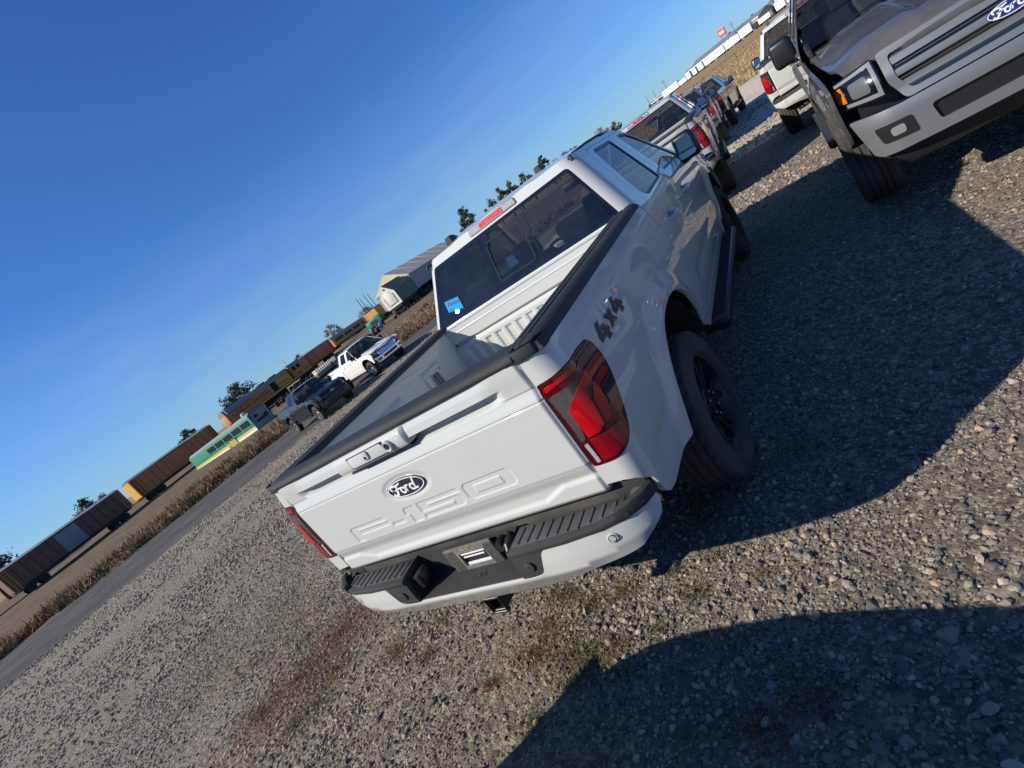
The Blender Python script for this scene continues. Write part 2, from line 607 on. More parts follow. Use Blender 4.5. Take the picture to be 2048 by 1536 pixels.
def roof_f(x, y):
    e = np.clip((y - 2.05) / 1.45, 0, 1)
    c = 1.935 + .022 * np.sin(e * np.pi * .85) - .03 * sstep(.72, 1, e) - .02 * sstep(.12, 0, e)
    return np.stack([x, y, c - .045 * (np.abs(x) / .66) ** 3.2 + .004 * np.cos(x * 18) * sstep(.5, .3, np.abs(x))], -1)
def hood_f(x, y):
    t = (y - 4.3) / 1.35
    zz = 1.285 - .10 * t - .12 * sstep(.82, 1.08, t) - .05 * (np.abs(x) / .85) ** 4 + .022 * sstep(.30, .36, np.abs(x)) * sstep(.80, .62, np.abs(x)) * sstep(1.0, .7, t)
    return np.stack([x, y - .10 * (x / .85) ** 2 * sstep(.4, 1, t), zz], -1)

def arch_poly(yc, zb, a=.575, b=.60, p=2.4, n=26, rev=False):
    out = []
    t0 = (max(zb - .43, 0) / b)
    for i in range(n + 1):
        s = -1 + 2 * i / n
        s = math.copysign(1 - (1 - abs(s)) ** 1.7, s) if abs(s) < 1 else s
        ym = a * (1 - t0 ** p) ** (1 / p)
        y = s * ym
        z = .43 + b * max(0, 1 - (abs(y) / a) ** p) ** (1 / p)
        if i in (0, n): z = zb
        out.append((yc + y, z))
    return out[::-1] if rev else out

LETTERS = [
    [(-.56, .98), (-.56, 1.05), (-.546, 1.063), (-.29, 1.063), (-.28, 1.045), (-.505, 1.045), (-.505, 1.034), (-.27, 1.034), (-.278, 1.014), (-.505, 1.014), (-.505, .98)],
    [(-.258, 1.0), (-.258, 1.017), (-.172, 1.017), (-.172, 1.0)],
    [(-.142, 1.03), (-.142, 1.05), (-.128, 1.065), (-.066, 1.065), (-.066, .981), (-.12, .981), (-.12, 1.03)],
    [(-.042, 1.066), (.215, 1.066), (.22, 1.047), (.015, 1.047), (.015, 1.036), (.200, 1.036), (.217, 1.022), (.217, .996), (.200, .983), (-.042, .983), (-.042, 1.001), (.162, 1.001), (.162, 1.017), (-.042, 1.017)],
    [(.245, 1.056), (.262, 1.071), (.492, 1.071), (.508, 1.056), (.508, 1.006), (.492, .991), (.262, .991), (.245, 1.006)],
    [(.302, 1.05), (.45, 1.05), (.45, 1.012), (.302, 1.012)],
]

def tailgate_g(x, z):
    """how far the skin stands out (m)"""
    ax = np.abs(x)
    roll = .004 + .009 * np.clip((1.412 - z) / .030, 0, 1) + .003 * np.clip((1.382 - z) / .03, 0, 1)
    side = .003 + .009 * sstep(1.295, 1.40, z)
    inr = sstep(.70, .585, ax)
    up = inr * roll + (1 - inr) * side
    rec = inr * (-.042) * sstep(1.351, 1.346, z) * sstep(1.298, 1.326, z)
    band = .012 * sstep(1.305, 1.252, z)
    g = np.where(z > 1.349, up, np.where(z > 1.305, rec + (1 - inr) * side, rec + band))
    g = np.where(z < 1.2525, .0128, g) - .003 * np.exp(-((z - 1.2515) / .0030) ** 2)
    g = g - .003 * sstep(.972, .962, z) - .016 * sstep(.968, .905, z)
    zb = np.where(ax > .655, .905, np.where(ax < .55, .866, .866 + (ax - .55) / .105 * .039))
    g = g + .010 * sstep(zb + .014, zb - .010, z)
    g = g - .012 * sstep(.800, .815, ax)
    g = g - .010 * sstep(.845, .828, z)
    r = np.sqrt(((x + .015) / .165) ** 2 + ((z - 1.16) / .067) ** 2)
    g = g - .005 * sstep(1.0, .80, r)
    return g

def make_tailgate(parent):
    nx, nz = 430, 170
    zs = np.concatenate([np.linspace(.83, .97, 34), np.linspace(.972, 1.08, 64), np.linspace(1.084, 1.24, 24), np.linspace(1.244, 1.262, 16), np.linspace(1.264, 1.412, 70)])
    xs = np.concatenate([[-.815], np.linspace(-.813, -.58, 44), np.linspace(-.577, .525, 330), np.linspace(.53, .813, 52), [.815]])
    gx, gz = np.meshgrid(xs, zs)
    P = np.stack([gx.ravel(), gz.ravel()], -1)
    g = tailgate_g(P[:, 0], P[:, 1])
    k = (P[:, 1] > .97) & (P[:, 1] < 1.085) & (np.abs(P[:, 0]) < .6)
    Q = P[k]
    ins = np.zeros(len(Q), bool); d = np.full(len(Q), 1e9)
    for L in LETTERS:
        ins ^= in_poly(Q, L); d = np.minimum(d, seg_dist(Q, L))
    sd_ = np.where(ins, -d, d)
    g[k] -= .0034 * sstep(.0035, -.0035, sd_)
    n_x, n_z = len(xs), len(zs)
    Y = -g.reshape(n_z, n_x)
    V = np.stack([P[:, 0], Y.ravel(), P[:, 1]], -1)
    dz, dx = np.gradient(Y, zs, xs)
    N = np.stack([dx.ravel(), -np.ones(n_x * n_z), dz.ravel()], -1)
    N /= np.linalg.norm(N, axis=1)[:, None]
    idx = np.arange(n_x * n_z).reshape(n_z, n_x)
    F = np.stack([idx[:-1, :-1], idx[:-1, 1:], idx[1:, 1:], idx[1:, :-1]], -1).reshape(-1, 4)
    # edges folded forward
    ring = np.concatenate([idx[0, :], idx[1:, -1], idx[-1, :-1][::-1], idx[1:-1, 0][::-1]])
    b = len(V)
    RV = V[ring]; RB = RV + np.array([0, .06, 0])
    m = len(ring)
    c = np.array([0, 0, 1.12])
    EN = RV - c; EN[:, 1] = 0
    EN = np.where(np.abs(EN[:, :1]) > .81, np.sign(EN[:, :1]) * np.array([[1, 0, 0]]), np.sign(EN[:, 2:3]) * np.array([[0, 0, 1]]))
    F2 = [(b + (i + 1) % m, b + i, b + m + i, b + m + (i + 1) % m) for i in range(m)]
    V = np.concatenate([V, RV, RB]); N = np.concatenate([N, EN, EN])
    me = pydata('tailgate', V, [tuple(f) for f in F] + F2, True, N)
    return put('tailgate', me, WHITE, parent)

def make_badge(parent, mtx, a=.119, name='badge', field=BADGEB):
    """oval badge with its script, flat print of raised ribbons"""
    b = MB()
    def ell(sx_, z0, z1, mi, n=48):
        V = [(sx_ * a * math.cos(t * 2 * math.pi / n), sx_ * a * .385 * math.sin(t * 2 * math.pi / n), z) for z in (z0, z1) for t in range(n)]
        b.add(V, [tuple(range(n, 2 * n))] + [(i, (i + 1) % n, n + (i + 1) % n, n + i) for i in range(n)], mi)
    def ring(s0, s1, z, mi, n=48):
        V = []
        for s in (s0, s1):
            for t in range(n):
                an = t * 2 * math.pi / n
                V.append((a * math.cos(an) - (1 - s) * a * .5 * math.cos(an), a * .385 * math.sin(an) - (1 - s) * a * .5 * math.sin(an), z))
        b.add(V, [(i, (i + 1) % n, n + (i + 1) % n, n + i) for i in range(n)][::1], mi)
    ell(1.0, 0, .006, 0)
    ring(.96, .88, .0066, 1)
    def stroke(pts, w, mi=1, z=.0068):
        pts = np.array(pts, float)
        # catmull-rom
        Pp = np.vstack([2 * pts[0] - pts[1], pts, 2 * pts[-1] - pts[-2]])
        out = []
        for i in range(1, len(Pp) - 2):
            for t in np.linspace(0, 1, 7)[:-1]:
                p0, p1, p2, p3 = Pp[i - 1:i + 3]
                out.append(.5 * ((2 * p1) + (-p0 + p2) * t + (2 * p0 - 5 * p1 + 4 * p2 - p3) * t * t + (-p0 + 3 * p1 - 3 * p2 + p3) * t ** 3))
        out.append(pts[-1]); out = np.array(out) * a
        tg = np.gradient(out, axis=0); tg /= np.linalg.norm(tg, axis=1)[:, None] + 1e-9
        nn = np.stack([-tg[:, 1], tg[:, 0]], -1)
        n = len(out)
        ww = w * a * .5 * (0.55 + .45 * np.sin(np.linspace(.15, .95, n) * np.pi))
        A = out + nn * ww[:, None]; B = out - nn * ww[:, None]
        V = [(p[0], p[1], z) for p in A] + [(p[0], p[1], z) for p in B]
        b.add(V, [(i, n + i, n + i + 1, i + 1) for i in range(n - 1)], mi)
    stroke([(-.70, .02), (-.76, .11), (-.70, .20), (-.56, .205), (-.40, .19), (-.26, .215), (-.16, .25)], .085)
    stroke([(-.40, .18), (-.46, .05), (-.52, -.08), (-.60, -.19), (-.70, -.21), (-.75, -.15), (-.70, -.11)], .10)
    stroke([(-.62, .0), (-.48, .01), (-.34, .045), (-.28, .07)], .06)
    o = [(-.20 + .105 * math.cos(t), -.075 + .115 * math.sin(t)) for t in np.linspace(.5, .5 + 2 * math.pi, 11)]
    stroke(o, .085)
    stroke([(-.12, -.01), (-.05, .02), (.0, .05), (-.01, -.06), (-.03, -.19)], .075)
    stroke([(-.01, -.02), (.06, .05), (.13, .06), (.15, .03)], .075)
    o = [(.33 + .115 * math.cos(t), -.07 + .115 * math.sin(t)) for t in np.linspace(.6, .6 + 2 * math.pi, 11)]
    stroke(o, .085)
    stroke([(.57, .27), (.50, .12), (.45, -.04), (.44, -.15), (.50, -.19), (.58, -.13)], .085)
    bm_ = pydata(name, b.V, b.F, False, mi=b.M)
    bm_.transform(mtx)
    return put(name, bm_, [field, BADGEW], parent)

def bar_panel(name, f, poly, m, parent, off, res=.012, mirror=False, rim=.006, r=.006):
    return panel(name, f, rounded(poly, r, 3), (), res, m, parent, rim, mirror=mirror, off=off)

def make_tail_light(parent, mirror):
    out = [(u_in(1.3) + .004, 1.300), (-.018, 1.305), (.04, 1.31), (.16, 1.309), (.245, 1.300), (.268, 1.27), (.258, 1.205), (.23, 1.16), (.185, 1.108), (.128, 1.047), (.073, 1.000), (.03, .968), (-.015, .950), (-.057, .945), (u_in(.945) + .004, .945)]
    out = rounded(out, .012, 3)
    h = bar_panel('tail_light', bed_f, out, REDD, parent, .004, .016, mirror, .02, 0)
    bar_panel('light_bar', bed_f, [(-.076, 1.268), (-.018, 1.279), (.05, 1.281), (.073, 1.287), (.03, 1.296), (-.022, 1.291), (-.074, 1.286)], REDL, h, .0075, .01, mirror, .003)
    bar_panel('light_bar', bed_f, [(.095, 1.272), (.06, 1.277), (.095, 1.292), (.242, 1.284), (.255, 1.262)], REDD, h, .0075, .01, mirror, .003)
    bar_panel('smoked_grid', bed_f, [(-.055, 1.252), (.038, 1.258), (.030, 1.24), (-.046, 1.187), (-.074, 1.07), (-.084, 1.052), (-.100, 1.052), (-.088, 1.18), (-.084, 1.246)], SMOKE, h, .0075, .01, mirror, .003)
    bar_panel('brake_lens', bed_f, [(-.055, 1.180), (.01, 1.228), (.057, 1.250), (.235, 1.240), (.225, 1.214), (.112, 1.217), (.038, 1.215), (.020, 1.175), (.019, 1.152), (.006, 1.080), (-.018, 1.067), (-.065, 1.062), (-.064, 1.08)], REDL, h, .011, .01, mirror, .007)
    bar_panel('light_bar', bed_f, [(.22, 1.190), (.208, 1.172), (.092, 1.183), (.072, 1.157), (.042, 1.082), (.014, 1.078), (.030, 1.165), (.060, 1.200), (.2, 1.196)], REDL, h, .008, .01, mirror, .004)
    bar_panel('dark_grid', bed_f, [(.208, 1.160), (.17, 1.117), (.157, 1.098), (.073, 1.112), (.092, 1.165)], BADGEB, h, .0075, .012, mirror, .003)
    bar_panel('lower_lens', bed_f, [(-.068, 1.050), (-.003, 1.050), (.058, 1.054), (.056, .996), (.02, .976), (-.02, .961), (-.075, .957)], mat('mid_red_lens', (.22, .003, .008), rough=.2, coat=1.0), h, .0075, .012, mirror, .003)
    bar_panel('reversing_lens', bed_f, [(-.099, 1.040), (-.082, 1.040), (-.082, .960), (-.097, .958)], CLEARL, h, .0085, .012, mirror, .003, .003)
    return h

def make_wheel(parent, x, y, mirror, rim_m=None, style=0):
    """tyre with grooves and sipes, barrel, spokes, nuts"""
    key = 'wheel%d' % style
    s = -1 if mirror else 1
    e = bpy.data.objects.get('rear_proto')
    if key not in WHEEL:
        # tyre
        half = .138; rad = .418
        px = [-.105, -.132, -.138, -.134, -.120]
        pr = [.268, .285, .33, .375, .400]
        prof = list(zip(px, pr))
        tread = []
        nx_ = 33
        for i in range(nx_):
            xx = -.116 + .232 * i / (nx_ - 1)
            tread.append((xx, rad - .010 * abs(xx / .116) ** 3))
        prof += tread + [(-a, r) for a, r in prof[::-1]]
        k = 132
        V = []; F = []
        for (a, r) in prof:
            for j in range(k):
                t = 2 * math.pi * j / k
                rr = r
                if abs(a) < .117 and r > .39:
                    groove = any(abs(a - gq) < .0075 for gq in (-.068, -.024, .024, .068))
                    ph = (j + int(abs(a) * 60)) % 4
                    if groove: rr = r - .013
                    elif abs(a) > .078 and ph == 0: rr = r - .007
                    elif abs(a) <= .06 and (j + int((a + .1) * 90)) % 6 == 0: rr = r - .005
                elif abs(a) >= .117 and r > .37 and j % 4 == 0: rr = r - .004
                V.append((a, rr * math.cos(t), rr * math.sin(t)))
        n = len(prof)
        for i in range(n - 1):
            for j in range(k):
                F.append((i * k + j, i * k + (j + 1) % k, (i + 1) * k + (j + 1) % k, (i + 1) * k + j))
        b = MB(); b.add(V, F)
        o = b.build('tyre', RUBBER, None, smooth=True, angle=50); tyre = o.data; bpy.data.objects.remove(o)
        b = MB()
        b.lathe([(-.10, .262), (-.09, .240), (.05, .232), (.085, .250), (.100, .262), (.106, .268), (.100, .272), (-.10, .272)], 48, 'x')
        ns = 6
        for i in range(ns):
            for dd in (-.16, .16):
                a0 = 2 * math.pi * i / ns + dd * .55; a1 = 2 * math.pi * i / ns + dd * 1.15
                w0, w1 = .026, .017
                def pt(rr, aa, w, xx):
                    return (xx, rr * math.cos(aa) - w * math.sin(aa), rr * math.sin(aa) + w * math.cos(aa))
                A = [pt(.06, a0, -w0, .072), pt(.06, a0, w0, .072), pt(.252, a1, w1, .088), pt(.252, a1, -w1, .088)]
                B = [pt(.06, a0, -w0, .03), pt(.06, a0, w0, .03), pt(.252, a1, w1, .05), pt(.252, a1, -w1, .05)]
                b.add(A + B, [(0, 1, 2, 3), (4, 7, 6, 5), (0, 4, 5, 1), (1, 5, 6, 2), (2, 6, 7, 3), (3, 7, 4, 0)])
        b.lathe([(.02, .095), (.075, .092), (.082, .080), (.080, .036), (.092, .033), (.094, .0)], 30, 'x')
        o = b.build('rim', None, None, bevel=.003, segs=1); rimd = o.data; bpy.data.objects.remove(o)
        b = MB()
        b.lathe([(0, .0), (0, .012), (.022, .011), (.026, .006), (.026, 0)], 8, 'x')
        o = b.build('lug_nut', mat('nut_steel', (.18, .18, .19), rough=.3, metal=1.0), None, smooth=True); nut = o.data; bpy.data.objects.remove(o)
        b = MB()
        b.lathe([(-.02, .0), (-.02, .175), (.005, .175), (.005, .0)], 32, 'x')
        b.lathe([(-.12, .0), (-.12, .08), (.01, .08), (.01, 0)], 16, 'x')
        o = b.build('brake_disc', FRAME, None, smooth=True); disc = o.data; bpy.data.objects.remove(o)
        WHEEL[key] = (tyre, rimd, nut, disc)
    tyre, rimd, nut, disc = WHEEL[key]
    w = put('wheel', rimd, None, parent, (s * x, y, .415))
    if not rimd.materials: rimd.materials.append(rim_m or mat('rim_black', (.010, .010, .012), rough=.32, spec=.4))
    w.rotation_euler = (random.uniform(0, 6), 0, math.pi if mirror else 0)
    for nm, d in (('tyre', tyre), ('brake_disc', disc)):
        put(nm, d, None, w)
    for i in range(6):
        t = 2 * math.pi * (i + .5) / 6
        put('lug_nut', nut, None, w, (.078, .066 * math.cos(t), .066 * math.sin(t)))
    return w
WHEEL = {}

def shrink(L, d):
    L = [np.array(p, float) for p in L]; n = len(L)
    ar = .5 * sum(L[i][0] * L[(i + 1) % n][1] - L[(i + 1) % n][0] * L[i][1] for i in range(n))
    s = 1 if ar > 0 else -1
    out = []
    for i in range(n):
        a = L[i] - L[i - 1]; b = L[(i + 1) % n] - L[i]
        a = a / (np.hypot(*a) + 1e-9); b = b / (np.hypot(*b) + 1e-9)
        nrm = np.array([-a[1] - b[1], a[0] + b[0]]) * s
        nrm = nrm / (np.hypot(*nrm) + 1e-9)
        out.append(tuple(L[i] + nrm * d))
    return out

def front_f(x, z):
    ax = np.abs(x)
    return np.stack([x, 5.70 - .11 * (x / .9) ** 2 - 1.5 * np.maximum(ax - .66, 0) ** 1.7 - .10 * sstep(.95, 1.18, z) + .03 * sstep(.88, .72, z), z + 0 * x], -1)

def make_truck():
    root = empty('pickup_truck')
    # ---------- bed sides
    zt = 1.408
    arch = arch_poly(AX_R, .62, rev=True)
    tl = rounded([(u_in(1.3) + .001, 1.304), (-.018, 1.309), (.04, 1.314), (.16, 1.313), (.247, 1.304), (.272, 1.27), (.262, 1.205), (.234, 1.157), (.188, 1.104), (.131, 1.043), (.075, .996), (.03, .964), (-.015, .946), (-.057, .941), (u_in(.945) + .001, .941)], .012, 3)
    rear = [(u_in(z), z) for z in (.86, .90, .9405)]
    rear2 = [(u_in(z), z) for z in (1.305, 1.33, 1.37, 1.395, zt)]
    out = [(1.93, zt), (1.93, .62)] + arch + [(.30, .645), (.20, .652), (.12, .675), (.075, .72), (.05, .80), (-.01, .845), (-.05, .857)] + rear + tl[::-1] + rear2
    for mi in (False, True):
        bs = panel('bed_side', bed_f, out, (), .022, WHITE, root, .025, mirror=mi)
        make_tail_light(bs if False else root, mi)
        # the 4x4 mark, dark with a lighter inlay
        def q(L): return [(.332 + a * .395, 1.224 + b * .070) for a, b in L]
        four1 = [(.0, .13), (.0, .38), (.13, 1.02), (.215, 1.02), (.095, .39), (.165, .39), (.165, .66), (.265, .66), (.265, .39), (.325, .39), (.325, .13), (.265, .13), (.265, -.14), (.165, -.14), (.165, .13)]
        ex = [(.37, .0), (.445, .38), (.38, .78), (.47, .78), (.50, .58), (.54, .78), (.63, .78), (.56, .38), (.63, .0), (.54, .0), (.505, .2), (.46, .0)]
        four2 = [(a + .66, b) for a, b in four1]
        for L in (four1, ex, four2):
            bd = panel('badge', bed_f, shrink(q(L), -.0028), (), .012, BADGEB, bs, .003, mirror=mi, off=.003)
            panel('badge_inlay', bed_f, shrink(q(L), .0045 if L is not ex else .004), (), .012, mat('badge_inlay', (.03, .035, .05), rough=.35), bd if False else bs, .0, mirror=mi, off=.0036)
        # wheel liner
        b = MB()
        n = 18
        for i in range(n):
            t0 = math.pi * (.09 + .82 * i / n); t1 = math.pi * (.09 + .82 * (i + 1) / n)
            r_ = .585
            P = []
            for xx in (.62, .955):
                for t in (t0, t1):
                    P.append((xx, AX_R + r_ * math.cos(t) * .985, .43 + r_ * math.sin(t)))
            b.add(P, [(0, 1, 3, 2)])
        b.box((.615, AX_R, .83), (.02, 1.10, .40))
        o = b.build('wheel_liner', LINER, root, smooth=True)
        if mi: o.data.transform(Matrix.Diagonal((-1, 1, 1, 1))); o.data.flip_normals()
    # ---------- tailgate
    tg = make_tailgate(root)
    b = MB()
    cap = [(-.014, 1.413), (-.020, 1.424), (-.016, 1.440), (.000, 1.449), (.05, 1.452), (.075, 1.447), (.115, 1.447), (.118, 1.413)]
    xs = [-.815, -.80, -.58, -.545, .50, .535, .80, .815]
    V = []
    for x_ in xs:
        bump = .0 if abs(x_) > .53 else 1.0
        for (y_, z_) in cap:
            yy = y_ + (.026 if (.03 < y_ < .1) else 0) * bump
            V.append((x_, yy, z_))
    n = len(cap)
    F = [(i * n + j, i * n + (j + 1) % n, (i + 1) * n + (j + 1) % n, (i + 1) * n + j) for i in range(len(xs) - 1) for j in range(n)]
    F += [tuple(range(n)), tuple((len(xs) - 1) * n + j for j in range(n))[::-1]]
    b.add(V, F)
    b.build('tailgate_cap', PLASTIC, tg, bevel=.0018)
    b = MB(); b.box((0, .085, 1.12), (1.60, .05, .58)); b.build('inner_panel', WHITE, tg, bevel=.004)
    # handle bezel with key plate and camera
    b = MB()
    hp = [(.0, 1.4105), (-.019, 1.4085), (-.032, 1.392), (-.036, 1.372), (-.034, 1.346), (-.026, 1.328), (.02, 1.330)]
    xs = [(-.305, .25), (-.292, .8), (-.17, 1), (.155, 1), (.185, .9), (.208, .2)]
    V = []
    for x_, s_ in xs:
        for (y_, z_) in hp: V.append((x_, y_ * s_ if y_ < 0 else y_, 1.372 + (z_ - 1.372) * (1 if s_ > .5 else .92)))
    n = len(hp)
    F = [(i * n + j, i * n + (j + 1) % n, (i + 1) * n + (j + 1) % n, (i + 1) * n + j) for i in range(len(xs) - 1) for j in range(n)]
    F += [tuple(range(n)), tuple((len(xs) - 1) * n + j for j in range(n))[::-1]]
    b.add(V, F)
    hd = b.build('tailgate_handle', WHITE, tg, bevel=.003)
    b = MB(); b.prism(rounded([(-.172, 1.350), (-.172, 1.392), (.065, 1.392), (.075, 1.343), (-.165, 1.342)], .012), -.0395, -.030, 'y'); b.build('lever_plate', WHITE, hd, bevel=.0015)
    b = MB(); b.prism([(-.178, 1.3395), (-.178, 1.396), (.072, 1.396), (.084, 1.3395)], -.0362, -.034, 'y'); b.build('lever_gap', TRIM, hd)
    b = MB(); b.prism(rounded([(-.075, 1.356), (-.072, 1.392), (-.028, 1.392), (-.036, 1.356)], .008), -.047, -.038, 'y'); b.build('lock_cover', WHITE, hd, bevel=.002)
    b = MB(); b.lathe([(-.0485, .0), (-.0485, .007), (-.046, .007)], 14, 'y', (-.052, 0, 1.366)); b.build('keyhole', TRIM, hd)
    b = MB(); b.prism([(-.17, 1.318), (.195, 1.318), (.185, 1.338), (-.16, 1.338)], -.020, .02, 'y'); b.build('hand_recess', TRIM, tg)
    b = MB(); b.lathe([(-.030, .024), (-.043, .026), (-.049, .022), (-.047, .016), (-.040, .015)], 28, 'y', (.098, 0, 1.366)); cam = b.build('rear_camera', WHITE, hd, smooth=True)
    b = MB(); b.lathe([(-.040, .0155), (-.043, .009), (-.049, .006), (-.050, .0)], 20, 'y', (.098, 0, 1.366)); b.build('camera_lens', GLOSSB, hd, smooth=True)
    make_badge(tg, frame_mtx((-.015, -.0088, 1.16), (1, 0, 0), (0, 0, 1)))
    # ---------- bed
    def wall_f(s):
        def f(y, z):
            x = .785 - .012 * sstep(1.36, 1.40, z) * 0
            r1 = np.maximum(np.abs(y - .72) - .30, np.abs(z - 1.17) - .125)
            r2 = np.maximum(np.abs(y - 1.42) - .115, np.abs(z - 1.20) - .10)
            r3 = np.maximum(np.abs(y - .22) - .10, np.abs(z - 1.15) - .12)
            h_ = .014 * sstep(.012, -.012, r1) + .016 * sstep(.012, -.012, r2) - .010 * sstep(.01, -.01, np.maximum(np.abs(y - 1.42) - .05, np.abs(z - 1.20) - .03)) + .012 * sstep(.012, -.012, r3)
            wheel = .18 * sstep(1.16, 1.12, z) * sstep(.55, .50, np.abs(y - AX_R)) * 0
            return np.stack([s * (x - h_ - wheel), y + 0 * z, z], -1)
        return f
    bed = panel('cargo_bed', lambda x, y: np.stack([x, y, .93 + .008 * (np.sin(x * 46) > 0)], -1), [(-.79, .05), (.79, .05), (.79, 1.82), (-.79, 1.82)], (), .02, WHITE, root, .0, inward=True, center=(0, 1, 3))
    bed.data.flip_normals() if False else None
    for s in (1, -1):
        panel('side_wall', wall_f(s), [(.04, .925), (1.83, .925), (1.83, 1.412), (.04, 1.412)], (), .018, WHITE, bed, 0, center=(s * 3, 1, 1.2), inward=True)
        b = MB()
        n = 16
        V = []
        for xx in (.62, .79):
            for i in range(n + 1):
                t = math.pi * i / n
                V.append((s * xx, AX_R + .52 * math.copysign(abs(math.cos(t)) ** .6, math.cos(t)), .925 + .20 * math.sin(t) ** .6))
        b.add(V, [(i, i + 1, n + 2 + i, n + 1 + i) for i in range(n)] + [tuple(range(n + 1))])
        b.build('wheel_housing', WHITE, bed, smooth=True)
        b = MB()
        for yy in (1.36, 1.48): b.lathe([(0, .0), (.006, .0), (.006, .007), (0, .008)], 8, 'x', (s * .752, yy, 1.26)); b.lathe([(0, .0), (.006, .0), (.006, .007), (0, .008)], 8, 'x', (s * .752, yy, 1.14))
        b.box((s * .748, 1.42, 1.20), (.012, .05, .09)); b.box((s * .740, 1.42, 1.20), (.018, .018, .11))
        b.build('tie_down_plate', GREYP, bed, bevel=.003)
    def front_wall(x, z):
        y = np.where(z > 1.285, 1.815 + .012 * sstep(1.40, 1.412, z), np.where(z > 1.25, 1.815 + .045 * sstep(1.288, 1.278, z) * sstep(1.248, 1.256, z), 1.79))
        y = np.where((z <= 1.252), 1.79 + .02 * sstep(1.244, 1.252, z), y)
        g = .007 * sstep(.010, .004, np.abs(z - 1.336)) * sstep(.70, .68, np.abs(x)) * sstep(.014, .006, np.abs(z - 1.342))
        g = g + .005 * sstep(.012, .002, np.abs(z - 1.312)) * sstep(.71, .69, np.abs(x))
        k = (np.abs(x) * 10) % 1.0
        sl = np.maximum(np.abs(k - .5) / 10 - .030, np.abs(z - 1.09) - .125)
        g = g + .014 * sstep(.007, -.007, sl) * (np.abs(x) < .70) * (np.abs(x) > .0)
        return np.stack([x, y + g, z + 0 * x], -1)
    panel('front_wall', front_wall, [(-.80, .925), (.80, .925), (.80, 1.412), (-.80, 1.412)], (), .0125, WHITE, bed, 0, center=(0, 4, 1.2))
    b = MB(); b.box((0, 1.845, 1.416), (1.62, .06, .012)); b.build('header_rail', WHITE, bed, bevel=.003)
    # ---------- rail caps
    for s in (1, -1):
        prof = [(.765, 1.408), (.765, 1.438), (.775, 1.447), (.800, 1.449), (.803, 1.438), (.813, 1.438), (.816, 1.450), (.840, 1.451), (.843, 1.439), (.853, 1.439), (.856, 1.451), (.885, 1.449), (.905, 1.440), (.919, 1.424), (.922, 1.405)]
        b = MB()
        ys = [.02, .035, .12, .14, 1.80, 1.905, 1.93]
        V = []
        for i, y_ in enumerate(ys):
            for (x_, z_) in prof:
                zz = z_
                if i in (0, len(ys) - 1): zz = 1.405 + (z_ - 1.405) * .75
                if (i < 3 or i > 4) and .803 <= x_ <= .856: zz = max(zz, 1.449 if 0 < i < len(ys) - 1 else 1.435)
                V.append((s * x_, y_, zz))
        n = len(prof)
        F = [(i * n + j, i * n + j + 1, (i + 1) * n + j + 1, (i + 1) * n + j) for i in range(len(ys) - 1) for j in range(n - 1)]
        F += [tuple(range(n)), tuple((len(ys) - 1) * n + j for j in range(n))[::-1]]
        b.add(V, F)
        b.build('bed_rail', PLASTIC, root, bevel=.0025, segs=1)
        b = MB(); b.prism(rounded([(.765, -.012), (.842, -.014), (.895, .006), (.921, .05), (.921, .022), (.921, .03), (.765, .03)][:4] + [(.918, .018), (.765, .018)], .0), 1.405, 1.446, 'z')
        o = b.build('rail_end_cap', PLASTIC, root, bevel=.006)
        if s < 0: o.data.transform(Matrix.Diagonal((-1, 1, 1, 1))); o.data.flip_normals()
    # ---------- rear bumper
    def plan(s_):
        """arc length along the bumper from its middle -> (x, y)"""
        X = [0, .30, .60, .76, .87, .93, .965, .985, .99]
        Y = [-.135, -.135, -.128, -.108, -.070, -.020, .04, .10, .16]
        D = np.concatenate([[0], np.cumsum(np.hypot(np.diff(X), np.diff(Y)))])
        a = np.abs(s_)
        fx, fy = curve1(D, X, .04), curve1(D, Y, .04)
        return np.sign(s_) * fx(a), fy(a)
    top = .758
    def bump_f(s_, z):
        x, y = plan(s_)
        e = sstep(.5, .9, np.abs(s_))
        o = -.007 * np.clip((top - z) / .07, 0, 1) + .62 * np.maximum(0, (.632 + .045 * e) - z) + .16 * np.maximum(0, .735 - z) * sstep(.78, .95, np.abs(s_))
        k = np.maximum(np.abs(x) / .99, .001)
        return np.stack([x - np.sign(x) * np.maximum(0, o) * sstep(.8, 1.0, np.abs(x)) * 1.2, y + o * sstep(1.05, .5, np.abs(x)), z + 0 * x], -1)
    top = .758
    o1 = [(1.005, .735), (1.0, .775), (.97, .772), (.92, .765), (.87, .760), (.83, top)] + rounded([(.60, top), (.487, top), (.435, .650), (.36, .645), (-.36, .645), (-.435, .650), (-.487, top), (-.60, top)], [0, .03, .03, .02, .02, .03, .03, 0]) + [(-.83, top), (-.87, .760), (-.92, .765), (-.97, .772), (-1.0, .775), (-1.005, .735)]
    o2 = [(-.98, .690), (-.93, .655), (-.85, .622), (-.62, .60), (-.50, .565), (-.35, .548), (0, .545), (.35, .548), (.50, .565), (.62, .60), (.85, .622), (.93, .655), (.98, .690)]
    bp = panel('rear_bumper', bump_f, o1 + o2, (), .02, WHITE, root, .03, center=(0, .5, .7))
    # black inset round the number plate
    blk = rounded([(-.330, .775), (-.487, .775), (-.487, top), (-.435, .650), (-.36, .645), (-.325, .648)], [0, 0, 0, .03, .02, 0])
    for mi in (False, True):
        panel('inset_trim', lambda a, z: bump_f(a, z) + np.array([0, .004, 0]), [(-a, z) for a, z in blk], (), .02, PLASTIC, bp, .02, center=(0, .5, .7), mirror=mi)
    b = MB()
    b.add([(-.325, .02, .79), (.325, .02, .79), (.325, .02, .655), (-.325, .02, .655)], [(0, 1, 2, 3)])
    b.add([(-.325, .02, .655), (.325, .02, .655), (.345, -.122, .647), (-.345, -.122, .647)], [(0, 1, 2, 3)])
